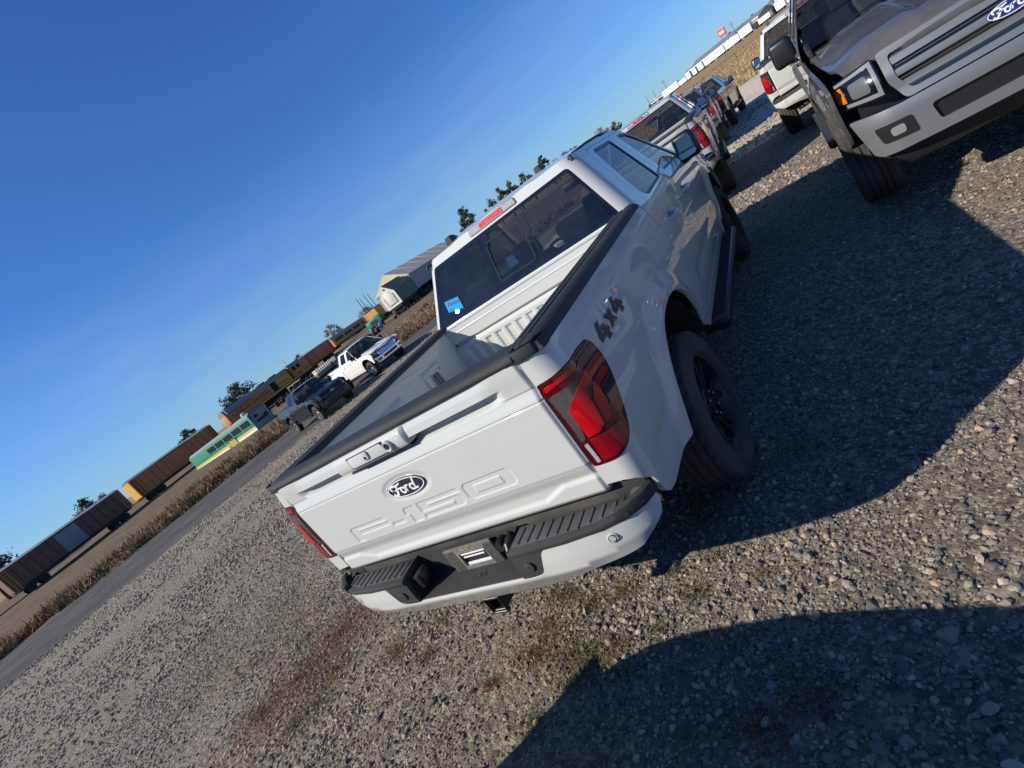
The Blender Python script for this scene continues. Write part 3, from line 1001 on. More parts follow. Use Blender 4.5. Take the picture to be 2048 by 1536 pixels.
    for s in (1, -1):
        b.add([(s * .325, .02, .79), (s * .325, .02, .655), (s * .345, -.125, .647), (s * .330, -.125, .782)], [(0, 1, 2, 3)])
    b.add([(-.345, -.122, .647), (.345, -.122, .647), (.36, -.133, .640), (-.36, -.133, .640)], [(0, 1, 2, 3)])
    b.build('plate_recess', PLASTIC, bp)
    for s in (1, -1):
        b = MB()
        L = [(.326, .02), (.330, -.137), (.60, -.131), (.76, -.112), (.86, -.080), (.925, -.028), (.955, .025), (.945, .05), (.90, .045), (.86, .022)]
        b.prism([(s * a, c) for a, c in L], .755, .780, 'z')
        sp = b.build('step_pad', PLASTIC, bp, bevel=.005)
        b = MB(); b.prism([(s * a, c) for a, c in [(.825, -.098), (.875, -.070), (.93, -.022), (.960, .022), (.945, .042), (.912, .004), (.868, -.036), (.826, -.062)]], .760, .806, 'z'); b.build('corner_trim', PLASTIC, sp, bevel=.006)
        b = MB(); b.prism([(s * a, c) for a, c in [(.34, .012), (.345, -.105), (.60, -.10), (.74, -.085), (.835, -.055), (.845, .012)]], .778, .7835, 'z'); b.build('tread_plate', STEP, sp, bevel=.002)
        for i in range(10):
            xx = s * (.372 + i * .0485)
            yf = -.10 + .035 * max(0, (i - 6) / 3)
            b = MB(); b.prism([(xx - .009, -.012), (xx - .009, yf + .012), (xx - .004, yf), (xx + .009, yf), (xx + .009, -.012), (xx + .004, -.002)], .783, .788, 'z'); b.build('tread_rib', STEP, sp, bevel=.002, segs=1)
        b = MB()
        for i in range(9):
            t = i / 8
            p0 = Vector((s * (.862 + .004 * t), -.045 + .078 * t, .784)); p1 = Vector((s * (.888 + .045 * t), -.040 + .098 * t, .784))
            b.tube([p0, p1], .0035, 4)
        b.build('corner_grille', STEP, sp)
        for xx, yy, zz, mm_ in ((.393, -.139, .70, PLASTIC), (.775, -.103, .712, WHITE)):
            b = MB()
            b.lathe([(.004, .022), (.001, .022), (-.001, .017), (.001, .016), (.001, .012), (-.001, .011), (-.001, 0)], 20, 'y')
            o = b.build('parking_sensor', mm_, bp, smooth=True, loc=(s * xx, yy - .004, zz))
            o.rotation_euler = (0, 0, s * (.0 if xx < .5 else .30))
            b = MB(); b.lathe([(-.0005, .0165), (-.0005, .0125)], 20, 'y', (s * xx, yy - .0042, zz)); b.build('sensor_ring', TRIM if mm_ is WHITE else FRAME, bp)
    for s in (1, -1):
        b = MB(); b.box((s * .865, .075, .785), (.14, .07, .13)); b.build('corner_filler', PLASTIC, bp, bevel=.01)
    # number plate bracket (no plate fitted)
    b = MB()
    PL = [(-.135, .782), (.165, .782), (.165, .636), (-.135, .636)]
    b.box((.015, .0, .763), (.30, .012, .038)); b.box((.015, .0, .655), (.30, .012, .036)); b.box((-.0955, .0, .709), (.079, .012, .0715)); b.box((.1335, .0, .709), (.063, .012, .0715))
    for i in range(5): b.box((-.125 + i * .012, -.007, .709), (.004, .004, .125)); b.box((.115 + i * .011, -.007, .709), (.004, .004, .125))
    pb = b.build('plate_bracket', mat('weathered_bracket', (.13, .125, .115), rough=.8, var=.5, vscale=60, dust=.3), bp, bevel=.0015, segs=1)
    b = MB(); b.box((.022, .012, .709), (.17, .006, .075)); b.build('bracket_hole', TRIM, pb)
    b = MB(); b.box((.024, .001, .739), (.145, .008, .013)); b.box((.024, -.003, .7215), (.13, .004, .008)); b.box((.03, .001, .681), (.150, .008, .013)); b.build('torn_white_plate', PUREW, pb, bevel=.001, segs=1)
    b = MB(); b.tube([(-.02, -.008, .776), (0, -.012, .762), (.012, -.010, .752)], .0011, 5); b.tube([(.035, -.008, .778), (.028, -.012, .764), (.045, -.012, .752)], .0011, 5); b.tube([(-.02, -.011, .770), (.03, -.012, .772)], .0010, 5)
    b.build('yellow_tie', mat('yellow_tie', (.45, .42, .04), rough=.5), pb, smooth=True)
    b = MB(); b.lathe([(-.035, .0), (-.035, .022), (-.02, .026), (.02, .026)], 20, 'y', (.215, 0, .745)); b.build('socket_cover', TRIM, bp, smooth=True)
    b = MB(); b.tube([(.287, .0, .775), (.292, -.06, .765), (.298, -.085, .735), (.292, -.06, .69)], [.017, .02, .018, .010], 10); b.build('trailer_plug', TRIM, bp, smooth=True)
    b = MB(); b.box((-.29, -.055, .722), (.04, .085, .075)); b.build('step_lamp_housing', TRIM, bp, bevel=.01)
    b = MB(); b.box((-.272, -.055, .728), (.012, .05, .045)); b.build('plate_lamp', SMOKE, bp, bevel=.004)
    b = MB(); b.prism([(.0, .0), (.05, .0), (.05, .005), (.0, .005)], 0, .004, 'z'); me = b
    text_obj('step_emblem', 'AW', .035, FRAME, bp, frame_mtx((.05, -.06, .6535), (1, .0, 0), (0, 1, .055)))
    b = MB(); b.box((0, .075, .715), (1.66, .06, .24)); b.build('bed_sill', FRAME, root)
    # receiver hitch
    b = MB()
    for (cx, cz, sx_, sz_) in ((-.034, .0, .009, .078), (.034, .0, .009, .078), (0, .034, .062, .009), (0, -.034, .062, .009)):
        b.box((cx + .0, .06, .482 + cz), (sx_, .26, sz_))
    for (cx, cz, sx_, sz_) in ((-.043, .0, .010, .098), (.043, .0, .010, .098), (0, .043, .077, .010), (0, -.043, .077, .010)):
        b.box((cx, -.066, .482 + cz), (sx_, .022, sz_))
    b.build('hitch_receiver', TRIM, root, bevel=.002, segs=1)
    b = MB(); b.tube([(-.62, .20, .56), (.62, .20, .56)], .04, 10); b.box((0, .16, .58), (.16, .06, .14)); b.build('hitch_crossbar', FRAME, root, smooth=True)
    # underbody
    b = MB()
    for s in (1, -1): b.box((s * .42, 2.7, .60), (.10, 5.4, .16))
    b.box((0, 3.0, .74), (1.2, 5.0, .12)); b.box((0, .55, .80), (1.5, .85, .10)); b.box((0, 1.0, .84), (1.2, 1.7, .08))
    b.tube([(-.80, AX_R, .415), (.80, AX_R, .415)], .05, 10); b.lathe([(-.14, .03), (-.12, .13), (.12, .13), (.14, .03)], 16, 'x', (0, AX_R, .415)); b.tube([(-.80, AX_F, .415), (.80, AX_F, .415)], .045, 10)
    b.box((.0, 4.9, .80), (1.1, 1.2, .45)); b.box((0, 2.9, .50), (.5, 1.6, .18))
    b.lathe([(-.12, .0), (-.12, .30), (-.09, .37), (.09, .37), (.12, .30), (.12, .0)], 24, 'z', (0, .52, .66))
    b.build('chassis', FRAME, root)
    b = MB(); b.tube([(.56, .60, .53), (.66, .44, .515), (.80, .38, .490)], .048, 16, caps=False); b.tube([(.655, .45, .517), (.80, .38, .490)], .043, 16, caps=False)
    b.tube([(.3, 1.9, .5), (.45, .95, .56), (.56, .60, .53)], .04, 10)
    b.build('exhaust_pipe', EXH, root, smooth=True)
    # ---------- wheels
    for s in (False, True):
        make_wheel(root, .838, AX_R, s); make_wheel(root, .838, AX_F, s)
    # ---------- cab
    rd = [(2.06, .585), (3.035, .585), (3.040, 1.30), (3.03, 1.865), (2.36, 1.868), (2.28, 1.84), (2.115, 1.40), (2.06, 1.15)]
    rd = rounded(rd, [.02, .01, .05, .03, .04, .05, .08, .05])
    rw = rounded([(2.205, 1.452), (2.29, 1.394), (2.905, 1.398), (2.955, 1.836), (2.42, 1.842)], [.03, .04, .03, .03, .05])
    fd = rounded([(3.035, .585), (4.16, .585), (4.165, 1.255), (4.10, 1.335), (3.47, 1.83), (3.38, 1.865), (3.03, 1.865), (3.04, 1.30)], [.01, .03, .03, .05, .05, .05, .01, .05])
    fw = rounded([(3.155, 1.400), (3.90, 1.370), (4.0, 1.375), (3.50, 1.795), (3.38, 1.826), (3.20, 1.834)], [.03, .02, .03, .05, .05, .05])
    wy = lambda z: float(wind_y(XC(z) - .02, z))
    rear_c = [(float(yb(z)) + CABR - .9 * CABR + .002, z) for z in np.linspace(1.895, 1.425, 9)]
    apil = [(wy(z), z) for z in np.linspace(1.30, 1.895, 9)]
    side_out = [(1.955, .50), (4.175, .50), (4.175, 1.26)] + apil + rear_c + [(1.955, 1.405)]
    cab = None
    for mi in (False, True):
        c = panel('cab_side', cab_f, side_out, (rd, fd), .026, WHITE, root, .015, mirror=mi)
        for nm, dl, wh, hy in (('rear_door', rd, rw, 2.36), ('front_door', fd, fw, 3.22)):
            d = panel('door', cab_f, shrink(dl, .0045), (wh,), .026, WHITE, root, .02, mirror=mi)
            panel('door_window', cab_f, wh, (), .05, GL_SIDE if nm == 'front_door' else GL_DOOR, d, 0, mirror=mi, off=-.010)
            fr = shrink(wh, -.002); 
            panel('window_seal', cab_f, fr, (shrink(wh, .020),), .03, TRIM, d, 0, mirror=mi, off=-.006)
            s = -1 if mi else 1
            b = MB(); b.tube([(s * .955, hy - .10, 1.185), (s * .995, hy - .085, 1.187), (s * 1.0, hy + .06, 1.187), (s * .96, hy + .09, 1.187)], [.013, .017, .017, .013], 8); b.build('door_handle', WHITE, d, smooth=True)
            b = MB(); b.lathe([(0, 0), (0, .032), (.006, .036)], 16, 'x', (s * .954, hy - .01, 1.187)); b.build('handle_cup', TRIM, d, smooth=True)
            b = MB(); b.box((s * .86, (2.58 if nm == 'rear_door' else 3.6), .98), (.05, .92 if nm == 'rear_door' else 1.05, .74)); b.build('door_card', CABIN, d, bevel=.02)
        # black ditch moulding
        s = -1 if mi else 1
        b = MB()
        mp_ = [(s * .700, 2.020, 1.862), (s * .690, 2.035, 1.888)] + [(s * .664, y_, float(roof_f(np.array([.652]), np.array([y_]))[0, 2]) + .002) for y_ in (2.075, 2.2, 2.6, 3.0, 3.3, 3.42)]
        b.tube(mp_, [.013, .014, .012, .008, .008, .008, .008, .006], 6); b.build('roof_moulding', PLASTIC, root, smooth=True)
        # front fender
        top_ = [(5.58, 1.06), (5.45, 1.115), (5.2, 1.165), (4.9, 1.195), (4.6, 1.215), (4.185, 1.245)]
        fen = [(4.185, .60)] + arch_poly(AX_F, .62) + [(5.42, .62), (5.50, .80), (5.56, .95)] + top_
        fp = panel('front_fender', cab_f, fen, (), .026, WHITE, root, .03, mirror=mi)
        b = MB(); b.box((s * .952, 4.32, 1.12), (.012, .15, .045)); b.build('fender_vent', TRIM, fp, bevel=.004)
        b = MB(); n = 18
        for i in range(n):
            t0 = math.pi * (.09 + .82 * i / n); t1 = math.pi * (.09 + .82 * (i + 1) / n)
            P = [(s * xx, AX_F + .577 * math.cos(t), .43 + .585 * math.sin(t)) for xx in (.60, .945) for t in (t0, t1)]
            b.add(P, [(0, 1, 3, 2)])
        b.box((s * .595, AX_F, .83), (.02, 1.10, .40)); b.build('wheel_liner', LINER, root, smooth=True)
        # mirrors
        b = MB(); b.box((0, 0, 0), (.205, .12, .245), taper=.92)
        mo = b.build('side_mirror', BLACKP if False else TRIM, root, bevel=.045, segs=4, loc=(s * 1.03, 3.95, 1.405))
        mo.rotation_euler = (R(-4), 0, s * R(-9))
        b = MB(); b.prism(rounded([(-.078, -.092), (.080, -.092), (.080, .088), (-.076, .088)], .03), -.0625, -.0605, 'y'); b.build('mirror_glass', MIRROR, mo)
        b = MB(); b.tube([(s * -.15, .04, -.10), (s * -.10, .02, -.10), (s * -.03, 0, -.09)], [.05, .038, .04], 10); b.build('mirror_arm', TRIM, mo, smooth=True)
        # running board
        b = MB(); b.prism([(.84, .44), (.86, .50), (1.005, .505), (1.03, .49), (1.025, .44), (.99, .425)], 1.97, 4.16, 'y')
        rb = b.build('running_board', TRIM, root, bevel=.008)
        b = MB()
        for i in range(58): b.box((.955, 2.07 + i * .034, .507), (.095, .012, .006))
        tr = b.build('tread_strip', PLASTIC, rb); 
        b = MB(); b.tube([(1.022, 1.98, .498), (1.022, 4.15, .498)], .006, 6); eg = b.build('edge_strip', FRAME, rb, smooth=True)
        if mi:
            for o in (rb, tr, eg): o.data.transform(Matrix.Diagonal((-1, 1, 1, 1))); o.data.flip_normals()
    # rear wall of the cab and its window
    def xr(z, d): return float(XC(z)) - d
    zz = np.linspace(1.36, 1.905, 9)
    bo = [(xr(z, .040), z) for z in zz] + [(-xr(z, .040), z) for z in zz[::-1]]
    zg = np.linspace(1.432, 1.845, 7)
    go = [(xr(z, .078), z) for z in zg] + [(-xr(z, .078), z) for z in zg[::-1]]
    go = rounded(go, [.02] + [0] * 5 + [.025, .025] + [0] * 5 + [.02])
    cb = panel('cab_back', back_f, bo, (go,), .03, WHITE, root, .02)
    sl = rounded([(-.135, 1.495), (.190, 1.495), (.175, 1.765), (-.130, 1.765)], .035)
    rwn = panel('rear_window', back_f, go, (sl,), .05, GL_REAR, root, 0, off=-.004)
    panel('window_frit', back_f, shrink(go, -.002), (shrink(go, .022),), .03, LINER, rwn, 0, off=-.0065)
    sp = panel('sliding_pane', back_f, shrink(sl, .004), (), .05, GL_REAR, rwn, 0, off=-.010)
    panel('pane_frame', back_f, shrink(sl, -.007), (shrink(sl, .003),), .03, LINER, rwn, 0, off=-.002)
    for xx in (-.20, .235):
        b = MB(); b.tube([tuple(back_f(np.array([xx]), np.array([z]))[0] + np.array([0, .006, 0])) for z in (1.45, 1.6, 1.75, 1.83)], .004, 5); b.build('window_track', LINER, rwn)
    st = panel('lot_sticker', back_f, [(-.673, 1.515), (-.526, 1.487), (-.536, 1.578), (-.677, 1.597)], (), .04, STICKER, rwn, 0, off=.001)
    pz = back_f(np.array([-.600]), np.array([1.556]))[0]
    ya = Vector((0, .43, 1)).normalized()
    fm = frame_mtx(Vector(pz) + Vector((0, -.0035, .0015)), (1, -.06, -.15), ya)
    text_obj('sticker_number', '734414', .041, INK, rwn, fm, 0, .0008, 1.0)
    b = MB(); 
    for i in range(4): b.add([(-.05, -.032 - i * .006, 0), (-.005 - .01 * (i % 2), -.032 - i * .006, 0), (-.005 - .01 * (i % 2), -.0345 - i * .006, 0), (-.05, -.0345 - i * .006, 0)], [(0, 1, 2, 3)])
    o = b.build('sticker_print', INK, rwn); o.data.transform(fm)
    bk = panel('brake_light', back_f, rounded([(-.218, 1.868), (.218, 1.866), (.208, 1.902), (-.208, 1.902)], .012), (), .03, CLEARL, root, .01, off=.010)
    panel('brake_lens', back_f, rounded([(-.118, 1.869), (.112, 1.868), (.106, 1.901), (-.110, 1.901)], .012), (), .02, mat('red_reflector', (.60, .004, .012), rough=.2, coat=1.0, bump=.6, bscale=160), bk, .003, off=.0125)
    panel('lamp_seal', back_f, rounded([(-.226, 1.862), (.226, 1.860), (.214, 1.908), (-.214, 1.908)], .012), (rounded([(-.217, 1.868), (.217, 1.866), (.207, 1.902), (-.207, 1.902)], .012),), .03, TRIM, bk, .004, off=.0095)
    rf = panel('roof', roof_f, [(-.657, 2.062), (.657, 2.062), (.657, 3.0), (.655, 3.40), (.45, 3.47), (0, 3.50), (-.45, 3.47), (-.655, 3.40), (-.657, 3.0)], (), .04, WHITE, root, .02)
    panel('headliner', lambda x, y: roof_f(x, y) - np.array([0, 0, .05]), [(-.60, 2.14), (.60, 2.14), (.60, 3.36), (-.60, 3.36)], (), .1, mat('headliner', (.16, .16, .155), rough=.95), rf, 0, inward=True)
    for (px, py, pz_, ln) in ((.245, 2.62, 1.945, .20), (-.52, 2.22, 1.925, .17)):
        b = MB()
        V = []
        prof = [(0, .030, 0), (.0, .026, .03), (ln * .25, .022, .052), (ln * .5, .017, .045), (ln, .006, .006)]
        for (yy, w_, hh) in [(0.0, .034, .050), (.03, .034, .056), (ln * .5, .028, .045), (ln * .85, .016, .016), (ln, .006, .004)]:
            V += [(-w_, yy, -.02), (-w_ * .75, yy + .01, hh), (w_ * .75, yy + .01, hh), (w_, yy, -.02)]
        F = [(i * 4 + j, i * 4 + (j + 1) % 4, (i + 1) * 4 + (j + 1) % 4, (i + 1) * 4 + j) for i in range(4) for j in range(4)] + [(3, 2, 1, 0), (16, 17, 18, 19)]
        b.add(V, F); b.build('roof_antenna', PLASTIC, rf, bevel=.0025, loc=(px, py, pz_))
    zz = np.linspace(1.30, 1.868, 8)
    wout = [(xr(z, .055), z) for z in zz] + [(-xr(z, .055), z) for z in zz[::-1]]
    ws = panel('windshield', lambda x, z: np.stack([x, wind_y(x, z), z], -1), wout, (), .05, GL_FRONT, root, 0)
    b = MB(); b.tube([(-.55, 4.36, 1.315), (.05, 4.36, 1.33)], .008, 5); b.tube([(.0, 4.40, 1.305), (.55, 4.33, 1.33)], .008, 5); b.build('wiper', TRIM, ws)
    # ---------- front
    hood = panel('hood', hood_f, [(-.885, 4.30), (.885, 4.30), (.872, 4.8), (.85, 5.3), (.80, 5.56), (.45, 5.66), (0, 5.69), (-.45, 5.66), (-.80, 5.56), (-.85, 5.3), (-.872, 4.8)], (), .04, WHITE, root, .03)
    b = MB(); b.box((0, 4.30, 1.235), (1.66, .25, .06)); b.build('cowl', TRIM, root, bevel=.01)
    b = MB(); b.box((0, 5.40, .80), (1.60, .25, .52)); b.build('radiator_support', TRIM, root)
    gl = panel('grille', front_f, rounded([(-.545, .80), (.545, .80), (.60, .93), (.60, 1.10), (-.60, 1.10), (-.60, .93)], .03), (), .06, GLOSSB, root, .05, off=-.01)
    panel('grille_surround', front_f, rounded([(-.56, .785), (.56, .785), (.615, .93), (.615, 1.115), (-.615, 1.115), (-.615, .93)], .03), (rounded([(-.515, .825), (.515, .825), (.565, .935), (.565, 1.075), (-.565, 1.075), (-.565, .935)], .03),), .04, GREYP, gl, .04, off=.012)
    for z_ in (.875, .955, 1.03):
        panel('grille_bar', front_f, rounded([(-.56, z_ - .020), (.56, z_ - .020), (.56, z_ + .020), (-.56, z_ + .020)], .008), (), .06, GREYP, gl, .03, off=.010)
    for i in range(11):
        z_ = .845 + i * .021
        panel('grille_slat', front_f, [(-.55, z_), (.55, z_), (.55, z_ + .007), (-.55, z_ + .007)], (), .08, PLASTIC, gl, .02, off=.002)
    P = front_f(np.array([0.]), np.array([.955]))[0]
    make_badge(gl, frame_mtx((0, P[1] + .014, .955), (-1, 0, 0), (0, 0, 1)), .115, 'badge', BADGEBL)
    for mi in (False, True):
        s = -1 if mi else 1
        hl = panel('headlight', front_f, rounded([(.64, .86), (.86, .89), (.885, 1.02), (.875, 1.075), (.64, 1.115)], .02), (), .025, GLOSSB, root, .05, mirror=mi, off=.006)
        panel('lamp_lens', front_f, rounded([(.70, .93), (.80, .935), (.80, 1.03), (.70, 1.04)], .02), (), .02, mat('lamp_glass', (.12, .12, .125), rough=.15, coat=1.0), hl, .01, mirror=mi, off=.012)
        panel('lamp_strip', front_f if True else front_f, [(.65, .875), (.84, .90), (.84, .922), (.672, .905), (.672, 1.075), (.86, 1.05), (.86, 1.068), (.65, 1.10)], (), .02, mat('lamp_strip', (.22, .22, .22), rough=.25, coat=1.0), hl, .006, mirror=mi, off=.010)
        panel('turn_signal', front_f, [(.83, .935), (.872, .94), (.875, 1.035), (.835, 1.04)], (), .02, AMBER, hl, .004, mirror=mi, off=.011)
    fb = panel('front_bumper', front_f, rounded([(-.86, .80), (-.80, .50), (-.55, .50), (.55, .50), (.80, .50), (.86, .80), (.60, .775), (-.60, .775)], [.02, .06, .02, .02, .06, .02, .02, .02]), (rounded([(-.45, .565), (.45, .565), (.47, .69), (-.47, .69)], .03),), .03, CHROME, root, .06, off=.03)
    panel('lower_grille', front_f, rounded([(-.46, .56), (.46, .56), (.48, .70), (-.48, .70)], .03), (), .06, TRIM, fb, 0, off=.0)
    for mi in (False, True):
        s = -1 if mi else 1
        panel('fog_lamp_bezel', front_f, rounded([(.56, .57), (.74, .58), (.76, .70), (.57, .69)], .02), (), .03, TRIM, fb, .0, mirror=mi, off=.034)
        panel('fog_lamp', front_f, rounded([(.62, .605), (.69, .607), (.69, .665), (.62, .665)], .02), (), .03, mat('lamp_strip', ()), fb, .0, mirror=mi, off=.038)
    b = MB(); b.prism([(-.78, .50), (.78, .50), (.66, .36), (-.66, .36)], 5.45, 5.60, 'y'); b.build('air_dam', TRIM, root, bevel=.02)
    # ---------- cabin
    def seat(x, y, w, back):
        b = MB(); b.box((x, y, .80), (w, .52, .17)); o = b.build('seat', SEAT, root, bevel=.05, segs=3)
        rot = Matrix.Rotation(R(14), 3, 'X')
        b = MB(); b.box((x, y - .27, 1.13), (w * .96, .13, .56), rot=rot, taper=.88); b.build('seat_back', SEAT, o, bevel=.05, segs=3)
        for hx in ([x] if w < .8 else [x - .45, x + .45]):
            b = MB(); b.box((hx, y - .375, 1.495), (.27, .09, .185), rot=rot); b.build('headrest', SEAT, o, bevel=.035, segs=3)
        return o
    seat(-.40, 3.42, .52, 1); seat(.40, 3.42, .52, 1); seat(0, 2.50, 1.36, 1)
    b = MB(); b.box((0, 2.95, .64), (1.62, 2.1, .10)); b.box((0, 4.08, 1.10), (1.60, .35, .30)); b.box((0, 3.45, .84), (.25, .9, .25)); b.build('dashboard', CABIN, root, bevel=.02)
    b = MB()
    n = 28; pts = []
    rot = Matrix.Rotation(R(-62), 3, 'X')
    for i in range(n + 1):
        t = 2 * math.pi * i / n; v = rot @ Vector((.19 * math.cos(t), .19 * math.sin(t), 0)); pts.append((-.40 + v.x, 3.80 + v.y, 1.20 + v.z))
    b.tube(pts, .016, 8, caps=False); b.tube([(-.40, 3.80, 1.20), (-.40, 3.98, 1.12)], .04, 8); b.box((-.40, 3.80, 1.20), (.34, .03, .05)); b.build('steering_wheel', CABIN, root, smooth=True)
    b = MB(); b.box((0, 3.95, 1.72), (.26, .03, .07)); b.build('interior_mirror', TRIM, root, bevel=.012)
    return root

# ------------------------------------------------------------------ terrain
CAMX, CAMY = 1.759, -1.410
def hgt(x, y):
    r = np.hypot(x, y - 1.0)
    s = np.clip((r - 5) / 19, 0, 1)
    return -.42 * s * s * (3 - 2 * s) + .022 * np.clip(r - 45, 0, 260)

def H(x, y): return float(hgt(np.array(x, float), np.array(y, float)))

def nd(nt, typ, **kw):
    n = nt.nodes.new(typ)
    for k, v in kw.items():
        if k in n.inputs: n.inputs[k].default_value = v
        else: setattr(n, k, v)
    return n

def ground_material():
    m = bpy.data.materials.new('ground_gravel'); m.use_nodes = True
    nt = m.node_tree; L = nt.links
    b = nt.nodes['Principled BSDF']; b.inputs['Roughness'].default_value = .95; b.inputs['Specular IOR Level'].default_value = .2
    tc = nd(nt, 'ShaderNodeTexCoord'); P = tc.outputs['Object']
    def noise(sc, det=6, rough=.6):
        n = nd(nt, 'ShaderNodeTexNoise', Scale=sc, Detail=det, Roughness=rough); L.new(P, n.inputs['Vector']); return n.outputs['Fac']
    def ramp(v, a, b_, c0=0., c1=1.):
        n = nd(nt, 'ShaderNodeMapRange'); n.inputs[1].default_value = a; n.inputs[2].default_value = b_; n.inputs[3].default_value = c0; n.inputs[4].default_value = c1; L.new(v, n.inputs[0]); return n.outputs[0]
    def mix(f, a, b_):
        n = nd(nt, 'ShaderNodeMixRGB')
        for i, q in ((0, f), (1, a), (2, b_)):
            if isinstance(q, tuple): n.inputs[i].default_value = (*q, 1)
            elif isinstance(q, float): n.inputs[i].default_value = q
            else: L.new(q, n.inputs[i])
        return n.outputs[0]
    def math_(op, a, b_):
        n = nd(nt, 'ShaderNodeMath', operation=op)
        for i, q in ((0, a), (1, b_)):
            if isinstance(q, float): n.inputs[i].default_value = q
            else: L.new(q, n.inputs[i])
        return n.outputs[0]
    # fines between the stones: grey grit and tan dust
    fines = mix(ramp(noise(1.3, 8, .7), .38, .66), (0.211, 0.177, 0.130), (0.437, 0.338, 0.220))
    fines = mix(ramp(noise(60, 6, .8), .35, .7), fines, (0.106, 0.089, 0.071))
    v1 = nd(nt, 'ShaderNodeTexVoronoi', Scale=75.); L.new(P, v1.inputs['Vector'])
    v2 = nd(nt, 'ShaderNodeTexVoronoi', Scale=30.); L.new(P, v2.inputs['Vector'])
    sep1 = nd(nt, 'ShaderNodeSeparateColor'); L.new(v1.outputs['Color'], sep1.inputs[0])
    sep2 = nd(nt, 'ShaderNodeSeparateColor'); L.new(v2.outputs['Color'], sep2.inputs[0])
    pc = mix(ramp(sep1.outputs[0], 0, 1), (0.099, 0.089, 0.077), (0.507, 0.420, 0.308))
    pc2 = mix(ramp(sep2.outputs[1], 0, 1), (0.112, 0.101, 0.086), (0.422, 0.355, 0.266))
    col = mix(ramp(sep1.outputs[1], .35, .5), fines, pc)
    col = mix(ramp(sep2.outputs[0], .6, .65), col, pc2)
    # zones stored per vertex: road, field, brush earth, pale gravel, weeds
    def att(nm):
        a = nd(nt, 'ShaderNodeAttribute', attribute_name=nm); return a.outputs['Fac']
    edge = noise(.8, 5, .6)
    def zone(nm): return ramp(math_('ADD', att(nm), math_('MULTIPLY', math_('SUBTRACT', edge, .5), 1.3)), .38, .62)
    road = mix(ramp(noise(.45, 9, .8), .40, .60), (0.075, 0.071, 0.066), (0.132, 0.121, 0.106))
    col = mix(zone('road'), col, road)
    col = mix(zone('pale'), col, mix(ramp(noise(5, 8, .8), .3, .7), (.56, .47, .35), (.70, .61, .48)))
    weeds = math_('MULTIPLY', ramp(noise(.55, 7, .7), .52, .66), att('weedy'))
    col = mix(weeds, col, mix(ramp(noise(9, 6, .8), .35, .65), (.075, .075, .035), (.16, .135, .07)))
    col = mix(math_('MULTIPLY', att('track'), ramp(noise(4, 6, .75), .35, .65, .1, .75)), col, mix(ramp(noise(40, 5, .8), .3, .7), (.22, .20, .17), (.36, .325, .275)))
    rp = math_('MULTIPLY', ramp(noise(7, 6, .75), .40, .60), att('rustpatch'))
    col = mix(rp, col, mix(ramp(noise(25, 5, .8), .35, .65), (.15, .085, .052), (.26, .155, .10)))
    col = mix(zone('earth'), col, mix(ramp(noise(.5, 8, .75), .35, .65), (.10, .072, .045), (.22, .155, .09)))
    fld = mix(ramp(noise(.11, 9, .75), .36, .64), (.24, .155, .065), (.40, .28, .13))
    fld = mix(ramp(noise(1.7, 6, .8), .55, .75), fld, (.15, .105, .05))
    col = mix(zone('field'), col, fld)
    L.new(col, b.inputs['Base Color'])
    hb = math_('ADD', math_('MULTIPLY', v1.outputs['Distance'], -.5), math_('MULTIPLY', v2.outputs['Distance'], -.9))
    hb = math_('ADD', hb, math_('MULTIPLY', noise(120, 5, .8), .8))
    bu = nd(nt, 'ShaderNodeBump', Strength=.9, Distance=.02); L.new(hb, bu.inputs['Height']); L.new(bu.outputs['Normal'], b.inputs['Normal'])
    return m

def weed_edge_x(y): return np.interp(y, [-40, 9, 25, 60, 90], [-30, -22, -17.8, -10, -4])
def brush_edge_x(y): return np.interp(y, [-60, 5, 16, 24, 30, 45, 70], [-60, -36, -33, -25.5, -22.5, -17, -10])

